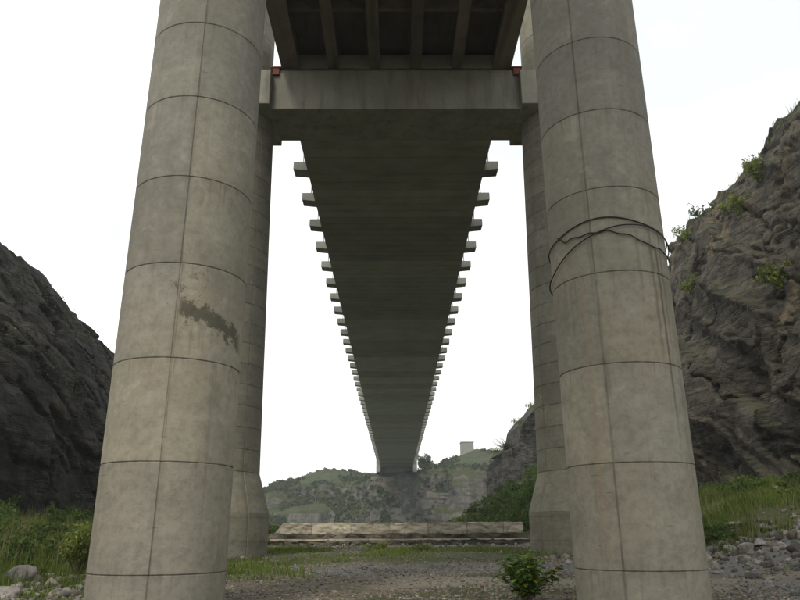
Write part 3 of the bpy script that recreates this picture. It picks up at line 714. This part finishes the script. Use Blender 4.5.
# outcrop beyond the second tower leg: a free standing block of rock
un = 260; vn_ = 110
U, Vv = np.meshgrid(np.linspace(0, 1, un), np.linspace(0, 1, vn_), indexing='ij')
kx = [0, .08, .2, .3, .42, .5, .6, .75, 1.0]                   # along the face
xs = np.interp(U, [0, .12, .35, .6, 1], [20, 13.8, 15.6, 19.2, 40]); ysq = np.interp(U, [0, .12, .35, .6, 1], [135, 112, 105, 101, 99])
tz = np.interp(xs, [13.5, 14.0, 15.3, 17.4, 17.9, 18.8, 20.5, 21.3, 24, 40], [9.0, 11.5, 12.8, 13.6, 16.2, 17.6, 19.2, 20.3, 22, 26])
tz = np.where(U < 0.12, np.interp(U, [0, 0.12], [10, 11.0]), tz)
w = ss(0, 0.8, Vv); zz = 1 + (tz-1)*np.clip(Vv/0.8, 0, 1); back = ss(0.8, 1.0, Vv)
d = 1.1*fbm(xs*0.25+4, zz*0.12, ysq*0.2, 4) + 0.9*(ridge(xs*0.45, zz*0.07, ysq*0.3, 4)-0.2) + 0.35*fbm(xs*1.3, zz*0.8, ysq, 4)
ny = np.where(U < 0.12, 0.2, 1.0); nx = np.where(U < 0.12, 1.0, 0.25)
Xo = xs - d*nx*0.35 + 5*back*(U < 0.3) + 0.6*w; Yo = ysq - d*ny + 14*back + 1.2*w
Zo = zz + back*(0.6+0.5*fbm(xs*0.4, ysq*0.4+back*5, 2.0))
sheet('rock_outcrop', np.stack([Xo, Yo, Zo], -1), MAT_OUT, 'vertical grey rock bluff with a bare twiggy bush on its top, beyond the tower leg', 'rock bluff')

# ------------------------------------------------------------------ concrete slab ruin on the river edge
MAT_CREAM = slab_mat('weathered_cream_concrete', (0.50, 0.45, 0.34), (0.62, 0.56, 0.44), band=(0.5, 0.5, 1.0), stain=0.45, tan=0.3)
_n = MAT_CREAM.node_tree; _b = _n.nodes['Principled BSDF']; _src = _b.inputs['Base Color'].links[0].from_socket
_v = _n.nodes.new('ShaderNodeTexNoise'); _v.inputs['Scale'].default_value = 2.3; _v.inputs['Detail'].default_value = 8; _v.inputs['Roughness'].default_value = 0.75
_g = _n.nodes.new('ShaderNodeNewGeometry'); _n.links.new(_g.outputs['Position'], _v.inputs['Vector'])
_r = _n.nodes.new('ShaderNodeMapRange'); _r.inputs['From Min'].default_value = 0.56; _r.inputs['From Max'].default_value = 0.64; _r.inputs['To Max'].default_value = 0.75
_n.links.new(_v.outputs[0], _r.inputs['Value']); _m = _n.nodes.new('ShaderNodeMix'); _m.data_type = 'RGBA'; _m.inputs['B'].default_value = (0.10, 0.085, 0.06, 1)
_n.links.new(_r.outputs[0], _m.inputs['Factor']); _n.links.new(_src, _m.inputs['A']); _n.links.new(_m.outputs['Result'], _b.inputs['Base Color'])
MAT_ROUGH = slab_mat('rough_masonry', (0.09, 0.08, 0.06), (0.18, 0.16, 0.125), band=(0.4, 0.4, 1.8), stain=0.7, tan=0.2)
ruin = empty('ruined_wall', (0, 62, 0.4), 'long low ruined wall with cream concrete capping over dark broken stone courses', 'ruined wall')
def chunk(name, x0, x1, y0, y1, z0, z1, mat, jit, slopeL=0.0, cuts=3):
    g = rng; bm = bmesh.new(); box_bm(bm, x0, x1, y0, y1, z0, z1)
    for ax in range(int(max(1, min(6, (x1-x0)//0.6)))):
        pass
    bmesh.ops.subdivide_edges(bm, edges=bm.edges[:], cuts=cuts, use_grid_fill=True)
    for v in bm.verts:
        c = v.co
        if slopeL: c.x += slopeL*(c.z-z0)/(z1-z0)*(1-(c.x-x0)/(x1-x0))
        q = np.array([c.x*1.7, c.y*1.7, c.z*3.0])
        c.x += jit*float(fbm(q[0], q[1], q[2], 3)); c.y += jit*1.6*float(fbm(q[0]+9, q[1], q[2], 3)); c.z += jit*0.8*float(fbm(q[0]*1.4, q[1]+5, q[2], 3))
    me = bpy.data.meshes.new(name); bm.to_mesh(me); bm.free(); me.materials.append(mat)
    return link(name, me, ruin, (0, 0, 0))
for x0, x1, sl in ((-10.35, -7.2, 0.75), (-7.17, -3.9, 0), (-3.87, -0.6, 0), (-0.57, 2.6, 0), (2.63, 5.9, 0), (5.93, 9.0, 0), (9.05, 10.7, 0)):
    o = chunk('capping_block', x0, x1, -0.2, 1.6, 1.0+rng.normal(0, .015), 1.9-0.03*rng.random(), MAT_CREAM, 0.09, sl, cuts=11)
x = -10.9
while x < 10.6:
    w_ = rng.uniform(0.9, 2.1); chunk('stone_block', x, min(x+w_, 11.0)-0.03, -0.45+rng.uniform(-.2, .2), 1.4, 0.58, 0.995, MAT_ROUGH, 0.24, cuts=5); x += w_
x = -11.2
while x < 10.9:
    w_ = rng.uniform(1.0, 2.4); chunk('stone_block', x, min(x+w_, 11.4)-0.03, -0.95+rng.uniform(-.25, .2), 1.5, 0.02, 0.50, MAT_ROUGH, 0.26, cuts=5); x += w_
chunk('mortar_ledge', -10.9, 11.0, -0.85, 1.3, 0.47, 0.6, MAT_CREAM, 0.09, cuts=9)
chunk('footing', -11.6, 11.8, -1.3, 1.7, -1.0, 0.05, MAT_ROUGH, 0.3, cuts=7)

# ------------------------------------------------------------------ rocks
def rock_arrays(g, sub=1):
    bm = bmesh.new(); bmesh.ops.create_icosphere(bm, subdivisions=sub, radius=1.0)
    V = np.array([v.co[:] for v in bm.verts]); T = np.array([[v.index for v in f.verts] for f in bm.faces]); bm.free()
    o = g.random(3)*20
    V = V*(1+0.35*fbm(V[:, 0]*0.9+o[0], V[:, 1]*0.9+o[1], V[:, 2]*0.9+o[2], 3))[:, None]
    for _ in range(9):
        n_ = g.normal(size=3); n_ /= np.linalg.norm(n_); k = g.uniform(.3, .72); dd = V@n_; V = V-np.clip(dd-k, 0, None)[:, None]*n_
    return V, T
def scatter_rocks(name, X, Y, S, mat, label, sub=1, seed=1, squash=0.65, variants=12):
    g = np.random.default_rng(seed); var = [rock_arrays(g, sub) for _ in range(variants)]; Vs, Ts, k = [], [], 0
    Z = ground_z(X, Y); pick = g.integers(0, variants, len(X))
    for vi in range(variants):
        ix = np.where(pick == vi)[0]
        if not len(ix): continue
        V, T = var[vi]; a = g.random(len(ix))*2*pi; s = S[ix]
        ca, sa2 = np.cos(a)[:, None], np.sin(a)[:, None]; st = g.uniform(.6, 1.3, (len(ix), 1))
        px = V[None, :, 0]*s[:, None]; py = V[None, :, 1]*s[:, None]*st; pz = V[None, :, 2]*s[:, None]*squash
        W = np.stack([px*ca-py*sa2+X[ix][:, None], px*sa2+py*ca+Y[ix][:, None], pz+(Z[ix]+0.15*s)[:, None]], -1)
        Vs.append(W.reshape(-1, 3)); Ts.append((T[None]+(np.arange(len(ix))*len(V))[:, None, None]+k).reshape(-1, 3)); k += W.shape[0]*W.shape[1]
    return tag(link(name, npmesh(name, np.concatenate(Vs), None, np.concatenate(Ts), mat)), label, kind='stuff')
g = np.random.default_rng(11)
N = 75000; X = g.uniform(-13, 19, N); Y = 14+42*g.random(N)**1.5; a, b, c_, d_ = cover(X, Y)
keep = g.random(N) < np.clip(1.0-0.75*a-0.55*c_, 0.05, 1)*np.clip(0.75+1.6*fbm(X*0.5, Y*0.4, 61.0, 4), 0.12, 1); X, Y = X[keep], Y[keep]
S = 0.015+0.05*g.random(len(X))**3+0.05*(g.random(len(X)) > 0.985)+0.0006*Y
o = scatter_rocks('gravel', X, Y, S, MAT_GRAVEL, 'loose gravel and small stones strewn over the ground between the piers', 1, 5); o['category'] = 'gravel'
def heap(cx, cy, sx, sy, n, s0, s1, seed):
    q = np.random.default_rng(seed); return cx+q.normal(0, sx, n), cy+q.normal(0, sy, n), s0+(s1-s0)*q.random(n)**2.2
hs = [heap(14.5, 31.5, 1.5, 3.2, 240, .06, .40, 1), heap(13.2, 27, 1.2, 2.8, 150, .05, .32, 2), heap(17.2, 28.5, 3.0, 2.2, 110, .05, .30, 9), heap(14.0, 24.0, 3.4, 0.7, 170, .05, .22, 3), heap(8.9, 33, 0.9, 2.5, 200, .06, .28, 4),
      heap(-11.2, 22.8, 1.2, 2.0, 230, .05, .36, 5), heap(-9.6, 20.2, 1.1, 1.6, 260, .04, .16, 6), heap(9.5, 38, 1.5, 2, 120, .06, .3, 7), heap(0, 24, 5, 4, 240, .03, .085, 8), heap(-2, 50, 7, 4, 90, .06, .25, 12), heap(0, 59.9, 7, .5, 260, .06, .3, 13), heap(9.6, 34.4, 1.6, .5, 90, .06, .28, 14), heap(-9.6, 34.4, 1.6, .5, 70, .05, .2, 15), heap(18, 36, 4, 5, 90, .08, .5, 16), heap(14, 21.5, 3.5, 1.5, 260, .04, .16, 17), heap(15.5, 27, 2.5, 2.5, 160, .05, .3, 18)]
X, Y, S = [np.concatenate(q) for q in zip(*hs)]
o = scatter_rocks('rubble', X, Y, S, MAT_STONE, 'broken grey rubble heaped on the grassy bank beside the piers', 2, 6); o['category'] = 'rubble'
BL = [((15.4, 33.6), .62, 'large flat topped grey boulder at the top of the rubble heap'),
      ((19.3, 33.0), .66, 'long rounded brownish boulder lying in grass right of the rubble'),
      ((15.7, 31.2), .48, 'pale upright stone in the middle of the rubble heap'),
      ((18.7, 29.6), .50, 'rounded grey boulder half buried in the grassy bank'),
      ((17.2, 25.2), .50, 'big pale blocky boulder standing above the roadside stones'),
      ((15.0, 24.2), .36, 'low pale stone at the edge of the grey track'),
      ((13.6, 28.6), .40, 'dark angular boulder against the cable wrapped pier'),
      ((-11.6, 23.4), .62, 'dark grey boulder among tall grass below the black cliff'),
      ((-10.6, 20.2), .44, 'pinkish white boulder lying before the grass near the stained pier'),
      ((-10.0, 19.4), .24, 'small pale stone beside the pinkish boulder'),
      ((0.9, 27.2), .12, 'small white stone alone on the gravel between the piers'),
      ((8.1, 31.0), .42, 'brown boulder leaning at the foot of the flared tower leg')]
for i, ((bx, by), s, lab) in enumerate(BL):
    g = np.random.default_rng(100+i); V, T = rock_arrays(g, 3); V = V+0.05*fbm(V[:, 0]*3, V[:, 1]*3, V[:, 2]*3, 3)[:, None]*V
    V = V*s*np.array([1.15, .9, .62]); an = g.random()*0.8-0.4; R_ = np.array([[cos(an), -sin(an), 0], [sin(an), cos(an), 0], [0, 0, 1]])
    tag(link('boulder', npmesh('boulder', V@R_.T, None, T, MAT_BOULDER), None, (bx, by, float(ground_z(bx, by))+s*0.28)), lab, 'boulder')

# ------------------------------------------------------------------ vegetation near
g = np.random.default_rng(21)
def grass(name, N, xr, yr, h, w, label, dens=lambda x, y: 1, seed=1, mat=MAT_GRASS, lean=0.35, clump=0.0):
    q = np.random.default_rng(seed); x = q.uniform(*xr, N); y = q.uniform(*yr, N)
    if clump: k = np.round(q.random(N)*N*0.03).astype(int); cx = q.uniform(*xr, N); cy = q.uniform(*yr, N); x = cx[k]+q.normal(0, clump, N); y = cy[k]+q.normal(0, clump, N)
    a, b, c_, d_ = cover(x, y); dd = a*dens(x, y); keep = q.random(N) < dd; x, y = x[keep], y[keep]
    n = fbm(x*0.35, y*0.35, 50.0, 3); hh = (h(x, y) if callable(h) else h)*(0.7+0.9*ss(-0.3, 0.5, n))
    V, Q, T = blades(x, y, ground_z(x, y), hh, w, lean, q)
    o = tag(link(name, npmesh(name, V, Q, T, mat)), label, kind='stuff'); o['category'] = 'grass'; return o
grass('grass', 52000, (-27, -6.5), (15, 62), lambda x, y: 0.18+0.42*ss(10, 17, -x), 0.026, 'tall green grass on the bank below the black cliff', dens=lambda x, y: np.clip(0.35+2.6*fbm(x*0.4, y*0.3, 81.0, 3), 0.04, 1), seed=31, clump=0.35)
grass('grass', 70000, (9.5, 28), (21, 62), lambda x, y: 0.25+0.4*ss(13, 20, x), 0.03, 'lush grass on the slope below the grey brown cliff', dens=lambda x, y: np.clip(0.5+2.4*fbm(x*0.4, y*0.3, 85.0, 3), 0.06, 1), seed=32, clump=0.35)
grass('grass', 60000, (-13, 14), (24, 56), 0.22, 0.03, 'short grass and weeds in front of the ruined wall', dens=lambda x, y: np.clip(0.45+2.2*fbm(x*0.3, y*0.22, 70.0, 4), 0.0, 1), seed=33, clump=0.35)
MAT_STRAW = leaf_mat('dry_stalk', (0.22, 0.19, 0.09), (0.36, 0.31, 0.17), dryamt=0.02)
grass('dry_grass', 2500, (-27, -7), (15, 60), 0.85, 0.016, 'dry straw coloured stalks standing among the grass below the black cliff', seed=35, clump=0.5, mat=MAT_STRAW, lean=0.25)
grass('dry_grass', 3000, (10, 28), (23, 60), 0.75, 0.016, 'dry straw coloured stalks standing among the grass below the grey brown cliff', seed=36, clump=0.5, mat=MAT_STRAW, lean=0.25)
grass('grass', 12000, (-15, -7), (20, 34), lambda x, y: 0.22+0.35*ss(9, 13, -x), 0.02, 'bright fresh grass crowding round the stained pier', seed=37, clump=0.22)
q = np.random.default_rng(40); N = 16000; cx = q.uniform(-9, 9, 500); cy = q.uniform(15, 37, 500); k = q.integers(0, 500, N)
x = cx[k]+q.normal(0, .22, N); y = cy[k]+q.normal(0, .22, N); keep = (fbm(x*0.22, y*0.16, 20.0, 5)+0.35*fbm(x, y, 3.0, 3) > 0.02); x, y = x[keep], y[keep]
V, Q, T = blades(x, y, ground_z(x, y), 0.09, 0.014, 0.7, q)
o = tag(link('weeds', npmesh('weeds', V, Q, T, MAT_GRASS)), 'sparse low weeds growing through the gravel', kind='stuff'); o['category'] = 'weeds'

# weeds rooted along the top and ledges of the ruined wall
q = np.random.default_rng(43); N = 2600; cx = q.uniform(-10.4, 10.8, 120); cz = q.choice([2.28, 2.28, 0.98, 1.4], 120); k = q.integers(0, 120, N)
x = cx[k]+q.normal(0, .14, N); lv = cz[k]; y = np.where(lv > 2, 62.2+q.random(N)*0.8, 61.45+q.random(N)*0.3)
V, Q, T = blades(x, y, lv, 0.17, 0.02, 0.6, q)
o = tag(link('weeds', npmesh('weeds', V, Q, T, MAT_GRASS)), 'little weeds growing from the top and ledges of the ruined wall', kind='stuff'); o['category'] = 'weeds'

# thickets that nobody could count
def thicket(name, spots, label, seed, mat, leaf):
    q = np.random.default_rng(seed); Vs, Ts, k = [], [], 0
    for (x, y, r, h, n) in spots:
        z = float(ground_z(x, y)); lob = 8
        cs = np.stack([x+q.normal(0, r*.5, lob), y+q.normal(0, r*.5, lob), z+h*(0.2+0.6*q.random(lob))], 1)
        rd = np.stack([r*(.25+.25*q.random(lob))]*2+[h*(.18+.15*q.random(lob))], 1)
        V, T = leaves(blob_points(n, cs, rd, 0.35, q), leaf*(.6+.8*q.random(n)), 2.0, 0.5, q); Vs.append(V); Ts.append(T+k); k += len(V)
    o = tag(link(name, npmesh(name, np.concatenate(Vs), None, np.concatenate(Ts), mat)), label, kind='stuff'); o['category'] = 'thicket'; return o
q = np.random.default_rng(50)
sp = []
for i in range(75):
    x = q.uniform(5.5, 22); y = q.uniform(70, 98); hh = (1.0+2.2*q.random())*(0.35+0.65*ss(5.5, 12, x)); sp.append((x, y, 1.6+q.random(), float(hh), 650))
thicket('thicket', sp, 'dense green thicket on the slope behind the end of the ruined wall', 51, MAT_LEAF_DARK, 0.13)
sp = [(q.uniform(12.5, 25), q.uniform(32, 60), .5+q.random(), .35+1.0*q.random()**1.5, 420) for i in range(75)]
thicket('thicket', sp, 'low leafy undergrowth along the foot of the grey brown cliff', 52, MAT_LEAF_DARK, 0.09)
sp = [(q.uniform(-24, -12), q.uniform(24, 60), .5+q.random(), .4+1.2*q.random()**1.5, 420) for i in range(75)]
thicket('thicket', sp, 'low leafy undergrowth along the foot of the black cliff', 53, MAT_LEAF_DARK, 0.085)
sp = [(q.uniform(-16, -10.8), q.uniform(58, 72), .8+.6*q.random(), 1.1+1.1*q.random(), 500) for i in range(14)]
thicket('thicket', sp, 'green scrub on the river edge at the sloping end of the ruined wall', 54, MAT_LEAF_DARK, 0.10)
sp = [(q.uniform(-11, 11), q.uniform(64.5, 69), .5+.5*q.random(), 0.9+1.0*q.random()**2, 200) for i in range(30)]
thicket('thicket', sp, 'thin green scrub growing behind the ruined wall', 55, MAT_LEAF_DARK, 0.08)

# broad leafed shrub in the foreground: stems with big folded leaves
def big_leaf(c, d, L, W, g_):
    d = d/np.linalg.norm(d); s = np.cross(d, [0, 0, 1.0]); s /= np.linalg.norm(s)+1e-9; n_ = np.cross(s, d)
    ts = np.array([0, .25, .55, .8, 1.0]); ws = np.array([.05, .42, .5, .3, .02]); P = []
    for t, w_ in zip(ts, ws):
        mid = c+d*L*t - np.array([0, 0, 1])*L*0.35*t*t
        P += [mid+s*W*w_+n_*W*.16, mid, mid-s*W*w_+n_*W*.16]
    F = []
    for i in range(4):
        F += [(i*3, i*3+1, i*3+4, i*3+3), (i*3+1, i*3+2, i*3+5, i*3+4)]
    return np.array(P), np.array(F)
g = np.random.default_rng(61)
bz = float(ground_z(3.18, 18.3)); bush = empty('shrub', (3.18, 18.3, bz), 'bushy broad leafed green shrub growing alone on the gravel between the piers', 'shrub')
Vs, Fs, St, k = [], [], [], 0
for i in range(46):
    a = g.random()*2*pi; lean = g.uniform(.1, 1.0)*0.85; h = g.uniform(.7, 1.3)*(1.12-lean*0.45)
    t = np.linspace(0, 1, 6)[:, None]; base = np.array([g.normal(0, .04), g.normal(0, .04), -.05])
    pth = base + np.concatenate([np.cos(a)*lean*t**1.4, np.sin(a)*lean*t**1.4, h*t], 1); St.append((pth, np.linspace(.012, .004, 6)))
    for j in range(26):
        f = 0.22+0.78*g.random()**0.7; idx = f*5; i0 = min(int(idx), 4); c0 = pth[i0]+(pth[i0+1]-pth[i0])*(idx-i0)
        b_ = g.random()*2*pi; d0 = np.array([cos(b_), sin(b_), g.uniform(-.25, .55)]); L = g.uniform(.09, .18)
        P_, F_ = big_leaf(c0+d0*0.03, d0, L, L*0.72, g); Vs.append(P_); Fs.append(F_+k); k += len(P_)
link('foliage', npmesh('foliage', np.concatenate(Vs), np.concatenate(Fs), None, MAT_LEAF_BUSH, True), bush)
link('stems', tubes('stems', St, MAT_WOOD, 5), bush)

def gz(x, y): return float(ground_z(x, y))
shrub('shrub', (-10.9, 25.5, gz(-10.9, 25.5)), 'pale green leafy bush beside the stained pier on the grassy bank', 'shrub', 1.0, 1.75, 2600, .06, MAT_LEAF_CLIFF, 71)
shrub('shrub', (-13.6, 26.5, gz(-13.6, 26.5)), 'rounded green bush behind the dark boulder below the black cliff', 'shrub', 1.2, 1.1, 1800, .08, MAT_LEAF_DARK, 72)
shrub('shrub', (-1.1, 47, gz(-1.1, 47)), 'yellow green weed clump before the centre of the ruined wall', 'shrub', 1.0, .5, 700, .08, MAT_LEAF_CLIFF, 73)
shrub('shrub', (1.6, 45, gz(1.6, 45)), 'wider yellow green weed clump beside the grey track', 'shrub', 1.2, .45, 800, .08, MAT_LEAF_CLIFF, 74)
sap = shrub('sapling', (-13.2, 21.0, gz(-13.2, 21)), 'slender sapling at the edge of view below the black cliff', 'sapling', 1.25, 4.3, 1500, .085, MAT_LEAF_BUSH, 76, stems=6)

# ------------------------------------------------------------------ plants rooted on the cliffs
def on_sheet(P, y, z, side):
    """point of the broken cliff face nearest to a height and distance along it"""
    Q = P[:, :int(P.shape[1]*0.86)].reshape(-1, 3); d = (Q[:, 1]-y)**2+(Q[:, 2]-z)**2
    i = np.argmin(d); return Q[i]
CLIFF_PLANTS = [  # y, z, radius, height, leaves, label
    (54.4, 31.3, 1.0, 2.2, 700, 'bright green tuft highest on the cliff face, just under the skyline'),
    (63.0, 31.8, 1.2, 1.7, 600, 'dark centred green tuft at the middle of the cliff skyline slope'),
    (56.1, 28.7, 1.2, 1.7, 700, 'yellow green tuft beside the dark centred one on the cliff'),
    (47.0, 18.6, 1.2, 1.8, 800, 'lone bright green shrub on a ledge halfway up the cliff'),
    (72.8, 33.0, 1.5, 2.4, 700, 'green shrub on the skyline nearest the cable wrapped pier'),
    (63.4, 23.8, 1.0, 1.4, 450, 'faint green tuft low on the cliff beside the pier'),
    (70.7, 34.9, .8, 1.8, 320, 'small dark tree sprouting from the cliff skyline'),
]
for i, (y, z, r, h, n, lab) in enumerate(CLIFF_PLANTS):
    p_ = on_sheet(PR, y, z, 1)
    shrub('shrub', (float(p_[0])-0.25, float(p_[1]), float(p_[2])-0.25*h), lab, 'shrub', r, h, n, .14, MAT_LEAF_CLIFF if i != 6 else MAT_LEAF_DARK, 200+i, lean=(-0.5, 0), spiky=True, stems=5)
# dry tufts on the skyline, too thin to count
q = np.random.default_rng(90); j = int(PR.shape[1]*0.84); ring = PR[::2, j-6:j+4].reshape(-1, 3); ring = ring[(ring[:, 1] > 40) & (ring[:, 1] < 92)]
kk = q.integers(0, len(ring), 2600); cl = q.random(len(ring)) < 0.25; kk = kk[cl[kk]]
xx, yy, zz = (ring[kk]+q.normal(0, .12, (len(kk), 3))).T
V, Q, T = blades(xx, yy, zz, 0.75, 0.045, 0.5, q)
o = tag(link('dry_grass', npmesh('dry_grass', V, Q, T, MAT_GRASS)), 'wispy dry grass along the top edge of the cliff', kind='stuff'); o['category'] = 'grass'
# moss and small plants clinging to the black cliff
j0, j1 = int(PL.shape[1]*0.42), int(PL.shape[1]*0.8); sp = PL[:, j0:j1].reshape(-1, 3); msk = fbm(sp[:, 1]*0.12, sp[:, 2]*0.3+sp[:, 1]*0.12, 4.0, 4) > 0.12; sp = sp[msk]
kk = q.integers(0, len(sp), 5000); V, T = leaves(sp[kk]+q.normal(0, .2, (5000, 3))+np.array([.2, 0, .1]), 0.085*(.5+q.random(5000)), 1.8, .4, q)
o = tag(link('creepers', npmesh('creepers', V, None, T, MAT_SCRUB)), 'thin creeping greenery clinging to the black cliff', kind='stuff'); o['category'] = 'creepers'
# bare twiggy bush on the outcrop
q = np.random.default_rng(95); tb = empty('bush', (17.2, 107, 12.9), 'bare twiggy bush on top of the grey rock bluff', 'bush'); L = []
for i in range(46):
    a = q.random()*2*pi; el = q.uniform(.25, 1.3); ln = q.uniform(1.5, 3.6); d = np.array([cos(a)*cos(el)-.25, sin(a)*cos(el), sin(el)])
    t = np.linspace(0, 1, 5)[:, None]; L.append((d*ln*t+np.array([0, 0, -.35])*t**2*ln*.4+q.normal(0, .06, (5, 3)), np.linspace(.045, .015, 5)))
link('twigs', tubes('twigs', L, MAT_WOOD, 4), tb)
V, T = leaves(blob_points(300, [(0, 0, .7), (-.7, 0, .9)], [(1.3, .9, .6), (.9, .8, .6)], .2, q), .13, 1.8, .5, q)
link('foliage', npmesh('foliage', V, None, T, MAT_LEAF_DARK), tb)
sp = [(18.5, 107, 17.3), (20.5, 106, 19.6), (15.0, 108, 12.9), (22.0, 105, 20.6)]
Vs, Qs, Ts, k = [], [], [], 0
for s_ in sp:
    n = 90; V, Q, T = blades(s_[0]+q.normal(0, .5, n), s_[1]+q.normal(0, .5, n), s_[2]+q.normal(0, .1, n), 0.8, .06, .6, q); Vs.append(V); Qs.append(Q+k); Ts.append(T+k); k += len(V)
o = tag(link('dry_grass', npmesh('dry_grass', np.concatenate(Vs), np.concatenate(Qs), np.concatenate(Ts), MAT_GRASS)), 'thin grass tufts on top of the grey rock bluff', kind='stuff'); o['category'] = 'grass'

# ------------------------------------------------------------------ far bank: scrub, tree, houses
q = np.random.default_rng(77); N = 11000; x = q.uniform(-110, 130, N); t = q.uniform(.05, 1.02, N); X_, Y_, Z_ = hill_pt(x, t)
dt = 0.004; _, Y2, Z2 = hill_pt(x, t+dt); slope = (Z2-Z_)/(np.abs(Y2-Y_)+.2); nn = fbm(X_*0.05, Y_*0.08, 8.0, 4)
keep = (slope < 1.3) & (nn+q.normal(0, .1, N) > -0.02) | ((t > .985) & (q.random(N) < .8)) | ((nn > 0.10) & (q.random(N) < .5)) | ((np.abs(X_-6) < 22) & (t < .56) & (q.random(N) < .4) & (nn > -.1))
keep &= ~((np.abs(x) < 13) & (t > 0.6)); keep &= ~((X_ > 32) & (X_ < 43) & (t > .8))
C0 = np.stack([X_, Y_, Z_], 1)[keep]; n = len(C0); R0 = (0.35+1.7*q.random(n)**3.0)
per = 18; C1 = np.repeat(C0, per, 0); R1 = np.repeat(R0, per); d = q.normal(size=(len(C1), 3)); d /= np.linalg.norm(d, axis=1)[:, None]; d[:, 2] = np.abs(d[:, 2])*0.8
V, T = leaves(C1+d*R1[:, None]*(.5+.5*q.random((len(C1), 1))), R1*0.55, 1.3, 0.3, q)
o = tag(link('scrub', npmesh('scrub', V, None, T, MAT_SCRUB)), 'scrub and small trees covering the far hillside', kind='stuff'); o['category'] = 'scrub'
def far_tree(x, y, z, r, h, label, seed):
    g = np.random.default_rng(seed); t = empty('tree', (x, y, z), label, 'tree'); L = [(np.array([(0, 0, -1), (0.1, 0, h*.3), (0, 0, h*.6)]), np.array([.35, .25, .12]))]
    cs = np.stack([g.normal(0, r*.4, 12), g.normal(0, r*.4, 12), h*(.3+.5*g.random(12))], 1)
    for c0 in cs: L.append((np.array([(0, 0, h*.25), c0*np.array([.5, .5, .7]), c0]), np.array([.15, .1, .04])))
    link('trunk', tubes('trunk', L, MAT_WOOD, 6), t)
    V, T = leaves(blob_points(2600, cs, np.stack([r*(.3+.2*g.random(12))]*2+[h*(.14+.1*g.random(12))], 1), .4, g), .42*(.6+.7*g.random(2600)), 1.5, .4, g)
    link('crown', npmesh('crown', V, None, T, MAT_SCRUB), t)
far_tree(13.2, 338, 27.5, 4.2, 9.5, 'dark rounded tree on the far cliff edge beside the end of the deck', 5)
far_tree(21.5, 352, 29.0, 3.0, 5.0, 'low spreading tree in the dip between the two far hilltops', 6)
MAT_PLASTER = plain('pale_plaster', (0.27, 0.26, 0.225), 0.9, 0.8, 0.15)
MAT_ROOF = plain('flat_roof_concrete', (0.32, 0.30, 0.27), 0.9, 1.0, 0.2)
MAT_WIN = plain('dark_window', (0.05, 0.06, 0.065), 0.4)
def house(x0, x1, y0, d, z0, z1, label, wins):
    b = empty('house', ((x0+x1)/2, y0+d/2, z0), label, 'house'); cx, cy = (x0+x1)/2, y0+d/2; w = x1-x0; h = z1-z0
    link('wall', boxes('wall', [(-w/2, w/2, -d/2, d/2, -4, h)], MAT_PLASTER, .03), b)
    link('roof', boxes('roof', [(-w/2-.25, w/2+.25, -d/2-.25, d/2+.25, h+.002, h+.35)], MAT_ROOF, .03), b)
    wm = boxes('window', [(-.5, .5, -.06, .04, -.6, .6)], MAT_WIN, .02)
    for (wx, wz) in wins: link('window', wm, b, (wx, -d/2-.03, wz))
    return b
house(34.8, 41.6, 380, 7, 41.5, 47.0, 'pale flat roofed block standing alone on the far hilltop', [])

# ------------------------------------------------------------------ haze
hm = bpy.data.materials.new('haze_air'); hm.use_nodes = True; nt = hm.node_tree; nt.nodes.clear()
ho = nt.nodes.new('ShaderNodeOutputMaterial'); hv = nt.nodes.new('ShaderNodeVolumePrincipled')
hv.inputs['Color'].default_value = (0.88, 0.93, 0.97, 1); hv.inputs['Density'].default_value = 0.00038; hv.inputs['Anisotropy'].default_value = 0.2
nt.links.new(hv.outputs[0], ho.inputs['Volume'])
me = boxes('haze', [(-895, 895, -895, 895, -18.6, 78)], hm, 0)
tag(link('haze', me), kind='stuff')
